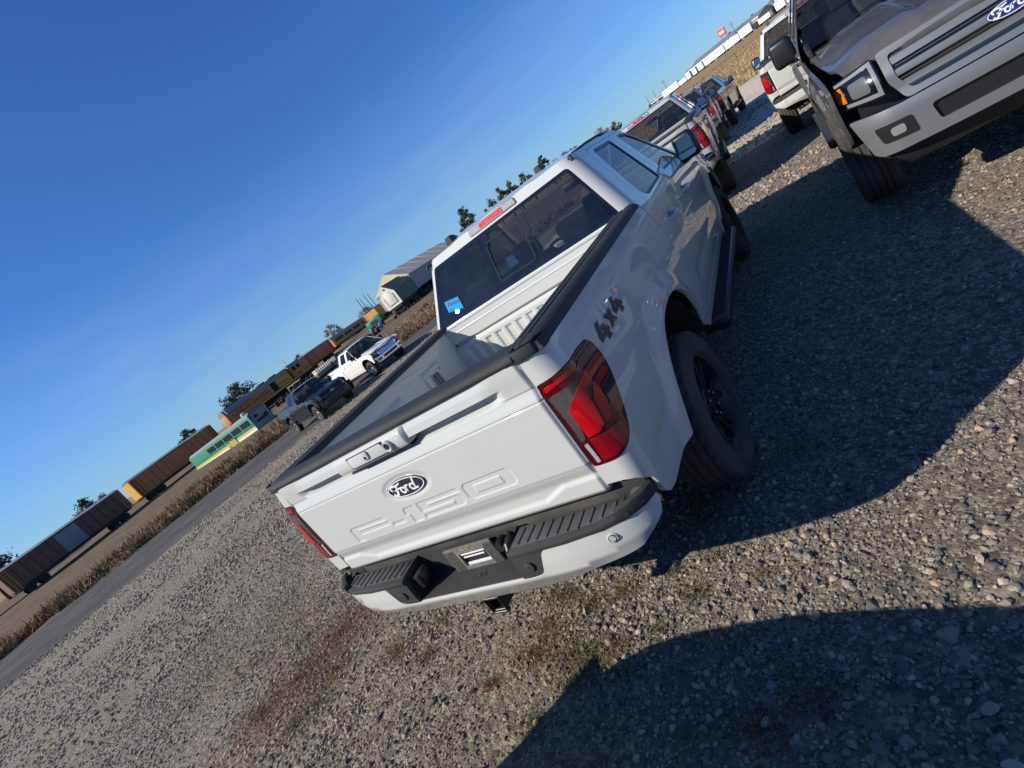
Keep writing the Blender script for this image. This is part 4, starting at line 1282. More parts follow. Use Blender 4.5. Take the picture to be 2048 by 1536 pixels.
def make_ground():
    rr = np.concatenate([np.linspace(0, 12, 90), np.geomspace(12.4, 340, 90), np.geomspace(360, 5000, 14)])
    k = 240
    V = []; F = []
    for i, r in enumerate(rr):
        for j in range(k):
            t = 2 * math.pi * j / k
            V.append((r * math.cos(t), 1.0 + r * math.sin(t)))
    V = np.array(V)
    z = hgt(V[:, 0], V[:, 1])
    z = z + .02 * np.sin(V[:, 0] * .9) * np.sin(V[:, 1] * .7) * sstep(6, 12, np.hypot(V[:, 0], V[:, 1]))
    F = [(i * k + j, (i + 1) * k + j, (i + 1) * k + (j + 1) % k, i * k + (j + 1) % k) for i in range(len(rr) - 1) for j in range(k)]
    me = pydata('ground', np.column_stack([V, z]), F, True)
    x, y = V[:, 0], V[:, 1]
    dw = x - weed_edge_x(y); db = x - brush_edge_x(y)
    ang = x > -14 - .02 * y
    att = {
        'road': ((dw < 0) & (db > 0) & (y < 75)) * 1.0,
        'earth': ((db <= 0) | ((y > 48) & (x < -14))) * 1.0,
        'pale': ((y > 12.5) & (y < 49) & (x > -11)) * 1.0 ,
        'field': ((y >= 49) & (x > -16 - .15 * (y - 49))) * 1.0 + ((np.hypot(x, y) > 150)) * 1.0,
        'track': sum(np.exp(-((x - c0 + .25 * np.sin(y * .35 + c0)) / .20) ** 2) for c0 in (-.85, .85, -3.3, -5.0, -8.2, -9.9, 2.3, 4.0)) * np.clip(.35 + .65 * np.sin(y * .8 + x), 0, 1),
        'rustpatch': np.clip(1.5 - np.hypot((x + 2.45 + .5 * (y - .2) * -.6) / .55, (y - .2) / .75), 0, 1) + .8 * np.clip(1.3 - np.hypot((x - .68) / .22, (y + .3) / .16), 0, 1),
        'weedy': np.clip(1 - np.abs(dw - 1.5) / 3.5, 0, 1) * 1.0 + .35 * ((x < -1.5) & (dw > 0)),
    }
    for nm, v in att.items():
        a = me.attributes.new(nm, 'FLOAT', 'POINT'); a.data.foreach_set('value', np.clip(v, 0, 1).astype(np.float32))
    o = put('ground', me, ground_material()); o['kind'] = 'structure'
    return o

def frustum_mask(x, y, z, mx_=.16):
    yaw, pit, rol = -0.622279, -0.242342, -0.640524
    f = np.array([math.sin(yaw) * math.cos(pit), math.cos(yaw) * math.cos(pit), math.sin(pit)])
    r0 = np.cross(f, [0, 0, 1.]); r0 /= np.linalg.norm(r0); u0 = np.cross(r0, f)
    r = math.cos(rol) * r0 + math.sin(rol) * u0; u = -math.sin(rol) * r0 + math.cos(rol) * u0
    D = np.stack([x - CAMX, y - CAMY, z - 1.779], -1)
    w = D @ f
    a = (D @ r) / np.maximum(w, .01) * 1053.4 / 1024; b = (D @ u) / np.maximum(w, .01) * 1053.4 / 768
    return (w > .1) & (np.abs(a) < 1 + mx_) & (np.abs(b) < 1 + mx_)

def stone_material():
    m = bpy.data.materials.new('basalt_stone'); m.use_nodes = True
    nt = m.node_tree; L = nt.links; b = nt.nodes['Principled BSDF']
    b.inputs['Roughness'].default_value = .85; b.inputs['Specular IOR Level'].default_value = .3
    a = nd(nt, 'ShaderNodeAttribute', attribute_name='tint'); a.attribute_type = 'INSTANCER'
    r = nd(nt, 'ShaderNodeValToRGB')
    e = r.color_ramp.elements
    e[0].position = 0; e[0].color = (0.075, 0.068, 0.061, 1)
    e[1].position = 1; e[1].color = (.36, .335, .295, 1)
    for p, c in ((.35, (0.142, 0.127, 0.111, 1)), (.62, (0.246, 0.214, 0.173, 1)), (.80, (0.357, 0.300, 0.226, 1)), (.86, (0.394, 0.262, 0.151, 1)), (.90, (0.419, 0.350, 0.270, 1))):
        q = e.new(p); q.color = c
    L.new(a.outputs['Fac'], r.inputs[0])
    tc = nd(nt, 'ShaderNodeTexCoord'); n = nd(nt, 'ShaderNodeTexNoise', Scale=2.5, Detail=6., Roughness=.7); L.new(tc.outputs['Object'], n.inputs['Vector'])
    mr_ = nd(nt, 'ShaderNodeMapRange'); mr_.inputs[1].default_value = .3; mr_.inputs[2].default_value = .7; mr_.inputs[3].default_value = .7; mr_.inputs[4].default_value = 1.35; L.new(n.outputs['Fac'], mr_.inputs[0])
    vm = nd(nt, 'ShaderNodeVectorMath', operation='SCALE'); L.new(r.outputs[0], vm.inputs[0]); L.new(mr_.outputs[0], vm.inputs['Scale'])
    L.new(vm.outputs[0], b.inputs['Base Color'])
    return m

def make_gravel():
    parts = []
    for (r0, r1, dens, s0, s1) in ((.5, 3.6, 3600, .0035, .010), (.5, 3.6, 420, .009, .018), (.5, 3.6, 14, .017, .026), (3.4, 8, 900, .006, .016), (7.8, 15, 170, .014, .030), (14.5, 30, 40, .022, .045)):
        n = int(dens * math.pi * (r1 ** 2 - r0 ** 2))
        t = RNG.uniform(0, 2 * math.pi, n); r = np.sqrt(RNG.uniform(r0 ** 2, r1 ** 2, n))
        x, y = CAMX + r * np.cos(t), CAMY + r * np.sin(t)
        z = hgt(x, y)
        k = frustum_mask(x, y, z)
        # patchy: stones gather, dust shows between
        pat = np.sin(x * 2.1 + 1.3 * np.sin(y * 1.7)) + np.sin(y * 2.6 + 1.1 * np.sin(x * 1.9)) + .8 * np.sin(x * 5.1 + y * 4.3)
        k &= RNG.uniform(-3.0, 2.2, n) < pat + .4
        k &= (x > weed_edge_x(y) - .3)
        x, y, z = x[k], y[k], z[k]
        s = s0 + (s1 - s0) * RNG.beta(1.1, 3.2, len(x))
        parts.append(np.column_stack([x, y, z + s * .25, s]))
    A = np.concatenate(parts); n = len(A)
    me = bpy.data.meshes.new('gravel'); me.vertices.add(n); me.vertices.foreach_set('co', A[:, :3].astype(np.float32).ravel())
    sc = A[:, 3:4] * RNG.uniform(.75, 1.35, (n, 3)) * np.array([1, 1, .72])
    at = me.attributes.new('scl', 'FLOAT_VECTOR', 'POINT'); at.data.foreach_set('vector', sc.astype(np.float32).ravel())
    ro = np.column_stack([RNG.normal(0, .35, n), RNG.normal(0, .35, n), RNG.uniform(0, 6.28, n)])
    at = me.attributes.new('rot', 'FLOAT_VECTOR', 'POINT'); at.data.foreach_set('vector', ro.astype(np.float32).ravel())
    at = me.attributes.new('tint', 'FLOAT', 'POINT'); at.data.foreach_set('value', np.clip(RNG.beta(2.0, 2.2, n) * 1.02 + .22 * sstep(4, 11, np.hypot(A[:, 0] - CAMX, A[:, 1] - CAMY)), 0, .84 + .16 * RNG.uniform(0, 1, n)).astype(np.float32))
    at = me.attributes.new('kind_index', 'INT', 'POINT'); at.data.foreach_set('value', RNG.integers(0, 7, n).astype(np.int32))
    o = put('gravel', me)
    o['kind'] = 'stuff'; o['label'] = 'loose grey basalt gravel with a few tan stones'
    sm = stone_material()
    ng = bpy.data.node_groups.new('gravel_scatter', 'GeometryNodeTree')
    ng.interface.new_socket('Geometry', in_out='INPUT', socket_type='NodeSocketGeometry'); ng.interface.new_socket('Geometry', in_out='OUTPUT', socket_type='NodeSocketGeometry')
    gi = ng.nodes.new('NodeGroupInput'); go = ng.nodes.new('NodeGroupOutput')
    jn = ng.nodes.new('GeometryNodeJoinGeometry')
    for k in range(7):
        ic = ng.nodes.new('GeometryNodeMeshIcoSphere'); ic.inputs['Radius'].default_value = 1.0; ic.inputs['Subdivisions'].default_value = 2 if k % 2 else 1
        sp = ng.nodes.new('GeometryNodeSetPosition')
        rv = ng.nodes.new('FunctionNodeRandomValue'); rv.data_type = 'FLOAT_VECTOR'
        rv.inputs['Min'].default_value = (-.42, -.42, -.42); rv.inputs['Max'].default_value = (.42, .42, .42); rv.inputs['Seed'].default_value = k * 13 + 3
        ng.links.new(ic.outputs['Mesh'], sp.inputs['Geometry']); ng.links.new(rv.outputs[0], sp.inputs['Offset'])
        ch = ng.nodes.new('GeometryNodeConvexHull'); ng.links.new(sp.outputs[0], ch.inputs[0])
        ss_ = ng.nodes.new('GeometryNodeSetShadeSmooth'); ss_.inputs['Shade Smooth'].default_value = False; ng.links.new(ch.outputs[0], ss_.inputs[0]); sp = ss_
        ms = ng.nodes.new('GeometryNodeSetMaterial'); ms.inputs['Material'].default_value = sm
        ng.links.new(sp.outputs[0], ms.inputs['Geometry'])
        g2 = ng.nodes.new('GeometryNodeGeometryToInstance'); ng.links.new(ms.outputs[0], g2.inputs[0]); ng.links.new(g2.outputs[0], jn.inputs[0])
    ip = ng.nodes.new('GeometryNodeInstanceOnPoints'); ip.inputs['Pick Instance'].default_value = True
    def na(nm, ty):
        a = ng.nodes.new('GeometryNodeInputNamedAttribute'); a.data_type = ty; a.inputs['Name'].default_value = nm; return a.outputs['Attribute']
    ng.links.new(gi.outputs[0], ip.inputs['Points']); ng.links.new(jn.outputs[0], ip.inputs['Instance'])
    ng.links.new(na('kind_index', 'INT'), ip.inputs['Instance Index'])
    e2 = ng.nodes.new('FunctionNodeEulerToRotation'); ng.links.new(na('rot', 'FLOAT_VECTOR'), e2.inputs[0]); ng.links.new(e2.outputs[0], ip.inputs['Rotation'])
    ng.links.new(na('scl', 'FLOAT_VECTOR'), ip.inputs['Scale'])
    ng.links.new(ip.outputs[0], go.inputs[0])
    md = o.modifiers.new('scatter', 'NODES'); md.node_group = ng
    return o

def blades(n, base, hfun, spread, w, name, mats, lean=.5, mi=None):
    """n thin bent blades; base (n,3)"""
    base = np.asarray(base); h_ = hfun(n)
    a = RNG.uniform(0, 2 * math.pi, n); ln = RNG.uniform(0, lean, n)
    d = np.column_stack([np.cos(a) * ln, np.sin(a) * ln, np.ones(n)]); d /= np.linalg.norm(d, axis=1)[:, None]
    s = np.column_stack([-np.sin(a + RNG.uniform(-1, 1, n)), np.cos(a), np.zeros(n)])
    w_ = w * RNG.uniform(.6, 1.4, n)
    p0 = base - s * w_[:, None]; p1 = base + s * w_[:, None]; mid = base + d * (h_ * .55)[:, None]
    tip = base + d * h_[:, None] + np.column_stack([np.cos(a), np.sin(a), -np.ones(n) * .3]) * (h_ * ln * .5)[:, None]
    V = np.stack([p0, p1, mid + s * w_[:, None] * .8, mid - s * w_[:, None] * .8, tip], 1).reshape(-1, 3)
    i = np.arange(n) * 5
    F = [(a_, a_ + 1, a_ + 2, a_ + 3) for a_ in i] + [(a_ + 3, a_ + 2, a_ + 4) for a_ in i]
    m2 = list(mi) + list(mi) if mi is not None else None
    return put(name, pydata(name, V, F, False, mi=m2), mats)

def make_weeds():
    pts = []; mi = []
    # (x, y, radius, count, colour)  olive 0, rust 1, straw 2
    P = [(.05, .02, .16, 420, 0), (-.20, .05, .10, 220, 1), (.16, -.02, .12, 300, 0), (-.10, .16, .08, 160, 2), (.30, .05, .07, 120, 1), (-.42, -.10, .06, 110, 1), (.52, .10, .05, 80, 0), (.66, .26, .07, 130, 0), (.98, .31, .04, 60, 2),
         (.70, .75, .22, 420, 0), (1.2, 1.1, .16, 200, 2), (.95, -.32, .13, 300, 1), (1.15, -.22, .10, 200, 1), (.35, -.55, .12, 250, 0), (.6, -.62, .11, 200, 0), (.85, -.70, .14, 260, 1), (1.05, -.12, .10, 160, 2), (.28, -.02, .08, 120, 2),
         (-.05, -.30, .07, 110, 0), (.08, -.12, .06, 90, 2), (-2.4, .45, .30, 900, 1), (-2.5, .1, .30, 900, 1), (-2.75, -.2, .26, 700, 1), (-2.25, .75, .25, 500, 1), (-2.1, .1, .22, 420, 0), (-2.05, -.15, .16, 300, 0), (-1.45, .18, .14, 320, 0), (-1.15, .38, .10, 160, 2), (-1.1, .12, .07, 140, 0), (-2.15, -.3, .12, 240, 0), (-2.95, .45, .35, 420, 0), (-3.4, .7, .4, 420, 2), (-3.6, .25, .35, 400, 1), (-4.1, 1.0, .6, 500, 0), (-4.6, .2, .6, 420, 2), (-5.2, 1.9, .8, 520, 0), (-5.8, .8, .7, 420, 1), (-6.6, 2.2, 1.0, 520, 2), (-7.5, 1.2, 1.0, 420, 0), (-8.5, 3.2, 1.2, 420, 2),
         (.09, .30, .09, 200, 0), (.26, .35, .09, 180, 0), (-.11, .40, .12, 240, 0), (-.16, .20, .07, 160, 1), (.55, .43, .05, 100, 0), (.76, .48, .05, 100, 2), (.65, .86, .18, 320, 0), (.98, 1.01, .14, 240, 2)]
    for (x, y, r, n, c) in P:
        n = int(n * 1.7)
        t = RNG.uniform(0, 6.28, n); q = r * RNG.beta(1.2, 1.6, n) * 1.35
        xx, yy = x + q * np.cos(t) * 1.15, y + q * np.sin(t) * .85
        pts.append(np.column_stack([xx, yy, hgt(xx, yy) + .002]))
        cc = np.full(n, c); flip = RNG.uniform(0, 1, n) < .25; cc[flip] = RNG.integers(0, 3, flip.sum()); mi += list(cc)
    n = 2600
    xx = RNG.uniform(-24, 1.5, n * 6); yy = RNG.uniform(-1.2, 24, n * 6)
    k = ((xx - weed_edge_x(yy)) > 0) & ((xx - weed_edge_x(yy)) < 4.5) & (np.sin(xx * 1.3 + yy) + np.sin(yy * .9) > .2)
    xx, yy = xx[k], yy[k]
    pts.append(np.column_stack([xx, yy, hgt(xx, yy)])); mi += list(RNG.choice([0, 2], len(xx)))
    B = np.concatenate(pts); n = len(B)
    hs = np.where(np.hypot(B[:, 0], B[:, 1]) < 7, 1.0, 2.2)
    o = blades(n, B, lambda q: RNG.uniform(.008, .032, q) * hs, 0, .0020, 'ground_weeds', [mat('olive_weed', (.13, .125, .045), rough=.9), mat('rust_weed', (.17, .075, .045), rough=.9), mat('straw_weed', (.24, .19, .10), rough=.9)], 1.6, mi)
    o['kind'] = 'stuff'; o['label'] = 'low olive and rust coloured weeds growing through the gravel'

def make_brush():
    pts = []; mi = []
    n = 1500
    t = 0
    while t < n:
        y = RNG.uniform(-12, 50); x = brush_edge_x(y) - abs(RNG.normal(0, 1)) * 4.0 - .3
        if RNG.uniform() < .35 and y > 18: x = brush_edge_x(y) - RNG.uniform(.2, 22)
        if math.sin(y * .55) + math.sin(y * 1.7 + 1) + math.sin(x * .9) < RNG.uniform(-2.2, .9): continue
        if -75 < x and not (-72 < x < -54 and 32 < y < 37): pts.append((x, y, RNG.uniform(.22, 1.0) ** 1.3 * 1.15, RNG.uniform(.3, 1.3))); t += 1
    BB = []; hh = []
    for (x, y, hq, r) in pts:
        k = int(46 + 40 * hq)
        a = RNG.uniform(0, 6.28, k); q = r * np.sqrt(RNG.uniform(0, 1, k))
        xx, yy = x + q * np.cos(a), y + q * np.sin(a)
        BB.append(np.column_stack([xx, yy, hgt(xx, yy) - .03])); hh += list(hq * RNG.uniform(.4, 1.1, k) * (1.1 - .5 * q / r))
        c = RNG.choice([0, 0, 1, 2, 2, 3], 1)[0]
        mi += list(np.where(RNG.uniform(0, 1, k) < .75, c, RNG.integers(0, 4, k)))
    B = np.concatenate(BB); hh = np.array(hh)
    o = blades(len(B), B, lambda q: hh, 0, .028, 'dry_brush', [mat('dry_brush_tan', (.31, .18, .085), rough=.95), mat('dry_brush_brown', (.20, .11, .052), rough=.95), mat('dry_brush_straw', (.36, .26, .14), rough=.95), mat('dry_brush_dark', (.085, .07, .04), rough=.95)], 1.1, mi)
    o['kind'] = 'stuff'; o['label'] = 'band of dry brown tumbleweed brush beyond the gravel road'
    # grass of the field
    n = 42000
    yy = 49 + RNG.beta(.8, 2.2, n) * 130; xx = RNG.uniform(-14, 70, n) - .12 * (yy - 49)
    o = blades(n, np.column_stack([xx, yy, hgt(xx, yy) - .03]), lambda q: RNG.uniform(.15, .42, q), 0, .03, 'field_grass', [mat('field_straw', (.42, .29, .13), rough=.95), mat('field_gold', (.33, .21, .085), rough=.95), mat('field_pale', (.48, .37, .21), rough=.95)], .7, list(RNG.integers(0, 3, n)))
    o['kind'] = 'stuff'; o['label'] = 'golden dry grass of the field past the pale gravel'
    n = 2600
    yy = RNG.uniform(8, 48, n); xx = brush_edge_x(yy) + RNG.normal(0, .5, n)
    o = blades(n, np.column_stack([xx, yy, hgt(xx, yy) - .01]), lambda q: RNG.uniform(.08, .28, q), 0, .02, 'green_verge', [mat('verge_green', (.07, .085, .03), rough=.95), mat('verge_olive', (.12, .11, .045), rough=.95)], 1.0, list(RNG.integers(0, 2, n)))
    o['kind'] = 'stuff'; o['label'] = 'thin green weeds along the edge of the dark gravel road'

LEAF = {}
def make_tree(x, y, h_, w, col, label, group='trees along the skyline', seed=0, thin=False):
    rng = np.random.default_rng(seed + 100)
    root = empty('tree', (x, y, H(x, y) - .1))
    tag(root, label, 'tree', group)
    b = MB()
    b.tube([(0, 0, 0), (w * .02, 0, h_ * .25), (-w * .02, w * .02, h_ * .55), (0, 0, h_ * .85)], [h_ * .035, h_ * .028, h_ * .018, h_ * .006], 7)
    nl = 7
    tips = []
    for i in range(nl):
        a = rng.uniform(0, 6.28); z0 = h_ * rng.uniform(.22, .6); q = w * .5 * rng.uniform(.45, .85); z1 = min(h_ * .92, z0 + h_ * rng.uniform(.12, .35))
        p1 = (q * math.cos(a), q * math.sin(a), z1)
        b.tube([(0, 0, z0), (p1[0] * .5, p1[1] * .5, (z0 + z1) * .52), p1], [h_ * .014, h_ * .009, h_ * .003], 5); tips.append(p1)
    for _ in range(30):
        d = rng.normal(0, 1, 3); d /= np.linalg.norm(d); q = rng.uniform(.35, 1.0) ** .5
        tips.append((d[0] * w * .46 * q, d[1] * w * .46 * q, h_ * (.58 + .36 * d[2] * q)))
    for _ in range(5): tips.append((rng.uniform(-.12, .12) * w, rng.uniform(-.12, .12) * w, h_ * rng.uniform(.85, 1.02)))
    b.build('trunk', mat('bark', (.07, .055, .04), rough=.95), root, smooth=True)
    C_ = []
    for p in tips:
        k = 34 if thin else 62
        r = w * rng.uniform(.07, .17)
        d = rng.normal(0, 1, (k, 3)); d /= np.linalg.norm(d, axis=1)[:, None]
        C_.append(np.array(p) + d * (r * rng.uniform(.05, 1.25, k))[:, None] * np.array([1, 1, .75]))
    C_ = np.concatenate(C_); n = len(C_)
    C_[:, 2] = np.maximum(C_[:, 2], h_ * .12)
    s = h_ * .022 * rng.uniform(.6, 1.5, n) + .04
    n1 = rng.normal(0, 1, (n, 3)); n1 /= np.linalg.norm(n1, axis=1)[:, None]
    n2 = np.cross(n1, rng.normal(0, 1, (n, 3))); n2 /= np.linalg.norm(n2, axis=1)[:, None]
    V = np.stack([C_ - n1 * s[:, None], C_ + n2 * s[:, None] * .6, C_ + n1 * s[:, None], C_ - n2 * s[:, None] * .6], 1).reshape(-1, 3)
    F = [(i, i + 1, i + 2, i + 3) for i in range(0, 4 * n, 4)]
    mi = rng.integers(0, 3, n)
    ms = [mat('leaf_%s_%d' % (col, q), tuple(c * f for c in {'dark': (.045, .062, .030), 'olive': (.085, .090, .040), 'pale': (.20, .19, .13), 'autumn': (.13, .10, .045)}[col]), rough=.8) for q, f in enumerate((.7, 1.0, 1.35))]
    put('crown', pydata('crown', V, F, False, mi=list(mi)), ms, root)
    return root

# ------------------------------------------------------------------ rail yard
YEL = mat('train_yellow', (.56, .25, .045), rough=.55, var=.12, vscale=1.5, dust=.25)
YELB = mat('train_yellow_bright', (.62, .34, .05), rough=.5, var=.08, vscale=2)
ORG = mat('train_orange', (.50, .17, .04), rough=.55, var=.1, vscale=2)
TGREY = mat('train_grey', (.20, .22, .25), rough=.6, var=.1, vscale=2)
TDARK = mat('train_black', (.02, .02, .022), rough=.7)
TRED = mat('train_red', (.45, .03, .03), rough=.5)
TGREEN = mat('loco_green', (.02, .22, .13), rough=.45, var=.1, vscale=2, dust=.1)
TGREEND = mat('loco_dark_green', (.012, .10, .07), rough=.5)
TYEL = mat('loco_yellow', (.75, .48, .03), rough=.5)
CREAM = mat('cream_steel', (.74, .70, .55), rough=.6, var=.06, vscale=1.5)
LGREY = mat('loco_stripe_white', (.42, .42, .38), rough=.6)
WIN = mat('dark_window', (.010, .011, .013), rough=.6, spec=.2)
RUST = mat('rusty_steel', (.085, .05, .035), rough=.9, var=.4, vscale=3)
BROWN = mat('boxcar_brown', (.14, .075, .045), rough=.8, var=.2, vscale=2)

def bogie(root, y, nax=3):
    b = MB(); b.box((1.02, y, .62), (.16, 3.6 if nax == 3 else 2.4, .28)); b.box((-1.02, y, .62), (.16, 3.6 if nax == 3 else 2.4, .28)); b.box((0, y, .75), (1.8, .6, .3))
    bg_ = b.build('bogie', TDARK, root)
    for i in range(nax):
        yy = y + (i - (nax - 1) / 2) * 1.55
        b = MB(); b.lathe([(-.86, .0), (-.86, .50), (-.72, .50), (-.72, .12), (.72, .12), (.72, .50), (.86, .50), (.86, 0)], 18, 'x', (0, yy, .50)); b.build('wheelset', TDARK, bg_)

def ribbed_doors(root, x, y0, y1, z0, z1, n, m, name='hood_door'):
    w = (y1 - y0) / n
    b = MB(); b.box((0, 0, 0), (.14, w * .90, z1 - z0 - .06)); o = b.build(name, m, root, bevel=.015, segs=1, loc=(x, y0 + w / 2, (z0 + z1) / 2))
    for i in range(1, n):
        c = put(name, o.data, None, root, (x, y0 + w * (i + .5), (z0 + z1) / 2))

def make_loco(loc, rz, label, letters=True):
    r = empty('locomotive', loc, rz); tag(r, label, 'locomotive')
    L = 21.5
    b = MB(); b.box((0, L / 2, 1.35), (3.0, L, .30)); b.build('underframe', TDARK, r)
    for s in (1, -1):
        b = MB(); b.box((s * 1.53, L / 2, 1.62), (.06, L - 1.2, .16)); b.build('sill_stripe', YELB, r)
        b = MB(); b.tube([(s * 1.5, .8, 2.55), (s * 1.5, L - 5.6, 2.55)], .025, 5)
        for i in range(9): b.tube([(s * 1.5, 1 + i * 1.8, 1.7), (s * 1.5, 1 + i * 1.8, 2.55)], .02, 4)
        b.build('handrail', TDARK, r)
    b = MB(); b.box((0, 8.6, 2.85), (1.9, 15.2, 2.3)); hood_ = b.build('long_hood', YEL, r, bevel=.06)
    b = MB(); b.prism([(-1.0, 3.55), (1.0, 3.55), (.80, 4.35), (-.80, 4.35)], .98, 16.22, 'y'); b.build('hood_roof', TGREY, r)
    b = MB(); b.prism([(-1.55, 3.55), (1.55, 3.55), (1.3, 4.30), (.5, 4.45), (-.5, 4.45), (-1.3, 4.30)], 1.3, 7.0, 'y'); b.build('radiator', TGREY, r)
    b = MB(); b.box((0, 4.0, 4.47), (1.8, 4.6, .12)); b.box((0, 10.5, 4.45), (1.1, 1.4, .25)); b.box((.3, 13.2, 4.45), (.9, 1.6, .2)); b.build('roof_fans', TDARK, r)
    for s in (1, -1):
        ribbed_doors(r, s * .965, 1.4, 11.2, 1.8, 3.45, 14, YEL)
        b = MB(); b.box((s * .975, 11.9, 2.7), (.06, 1.2, 1.7)); b.build('dark_grille', WIN, r)
        ribbed_doors(r, s * .965, 12.7, 16.0, 1.8, 3.45, 4, YELB)
        if letters:
            fm = frame_mtx((s * 1.045, 6.4, 2.75), (0, s, 0), (0, 0, 1))
            text_obj('lettering', 'UNION  PACIFIC', 1.02, TRED, r, fm, .004, .02, 1.12)
    b = MB(); b.box((0, 18.0, 2.75), (2.9, 2.9, 2.3)); cab_ = b.build('cab', ORG, r, bevel=.06)
    b = MB(); b.prism([(-1.5, 3.85), (1.5, 3.85), (1.15, 4.50), (-1.15, 4.50)], 16.4, 19.7, 'y'); b.build('cab_roof', TGREY, r)
    for s in (1, -1):
        for yy in (17.4, 18.6):
            b = MB(); b.box((s * 1.46, yy, 3.35), (.05, .85, .75)); b.build('cab_window', WIN, r)
        b = MB(); b.box((s * 1.46, 17.9, 2.0), (.06, 1.0, .55)); b.build('red_shield', TRED, r)
    b = MB(); b.box((0, 20.2, 2.35), (1.9, 1.5, 1.5)); b.build('nose', ORG, r, bevel=.15)
    b = MB(); b.lathe([(-3.4, .0), (-3.4, .55), (3.4, .55), (3.4, 0)], 14, 'y', (0, 10.6, .85)); b.build('fuel_tank', TDARK, r, smooth=True)
    bogie(r, 4.0); bogie(r, 17.3)
    b = MB(); b.tube([(.4, 17.5, 4.5), (.4, 17.5, 6.0)], .03, 4); b.build('aerial', TDARK, r)
    return r

def make_coach(loc, rz, Lc, label, windows=True):
    r = empty('passenger_coach', loc, rz); tag(r, label, 'rail coach')
    b = MB(); b.prism([(-1.5, 1.1), (1.5, 1.1), (1.5, 3.5), (-1.5, 3.5)], 0, Lc, 'y'); b.build('body', YEL, r)
    b = MB(); b.prism([(-1.53, 3.5), (1.53, 3.5), (1.25, 4.05), (.6, 4.3), (-.6, 4.3), (-1.25, 4.05)], -.03, Lc + .03, 'y'); b.build('roof', TGREY, r)
    b = MB(); b.box((0, -.03, 2.3), (2.9, .04, 2.3)); b.build('end_wall', YELB, r)
    b = MB(); b.box((0, -.07, 2.2), (.8, .06, 1.9)); b.build('end_door', YELB, r)
    b = MB(); b.box((0, Lc / 2, .85), (2.6, Lc * .94, .5)); b.build('underframe', TDARK, r)
    if windows:
        wd = None
        ys = [2.2 + i * 1.35 for i in range(int((Lc - 4) / 1.35))]
        for i, yy in enumerate(ys):
            if i % 6 == 5: continue
            for s in (1, -1):
                if wd is None:
                    b = MB(); b.box((0, 0, 0), (.12, 1.0, 1.0)); wd = b.build('window', WIN, r, loc=(s * 1.5, yy, 2.65)).data
                else: put('window', wd, None, r, (s * 1.5, yy, 2.65))
    for s in (1, -1):
        b = MB(); b.box((s * 1.51, Lc / 2, 1.30), (.03, Lc - .4, .12)); b.build('stripe', TRED, r)
    bogie(r, 2.6, 2); bogie(r, Lc - 2.6, 2)
    return r

def make_boxcar(loc, rz, Lc, label, m, name='boxcar', ribs=14):
    r = empty(name, loc, rz); tag(r, label, 'rail wagon')
    b = MB(); b.box((0, Lc / 2, 2.6), (2.8, Lc, 2.9)); b.build('body', m, r)
    b = MB(); b.prism([(-1.45, 4.05), (1.45, 4.05), (0, 4.35)], -.05, Lc + .05, 'y'); b.build('roof', TGREY, r)
    for s in (1, -1): ribbed_doors(r, s * 1.42, .2, Lc - .2, 1.2, 4.0, ribs, m, 'side_panel')
    for s in (1, -1):
        b = MB(); b.box((s * 1.52, Lc / 2, 2.5), (.08, 2.6, 2.7)); b.build('sliding_door', TGREY if m is BROWN else m, r, bevel=.02)
        b = MB(); b.box((s * 1.54, Lc / 2, 4.0), (.10, 5.4, .12)); b.box((s * 1.54, Lc / 2, 1.15), (.10, 5.4, .12)); b.build('door_rail', TDARK, r)
        for yy in (.5, Lc - .5):
            b = MB(); b.box((s * 1.56, yy - .25, 2.4), (.05, .05, 3.0)); b.box((s * 1.56, yy + .25, 2.4), (.05, .05, 3.0))
            for q in range(8): b.box((s * 1.56, yy, 1.1 + q * .38), (.05, .5, .05))
            b.build('ladder', TDARK if m is not BROWN else YELB, r)
    b = MB(); b.box((0, -.03, 2.6), (2.6, .05, 2.7)); b.build('end_wall', YELB if m is not BROWN else BROWN, r)
    b = MB(); b.box((0, Lc / 2, 1.0), (2.4, Lc * .96, .3)); b.build('underframe', TDARK, r)
    bogie(r, 2.2, 2); bogie(r, Lc - 2.2, 2)
    return r

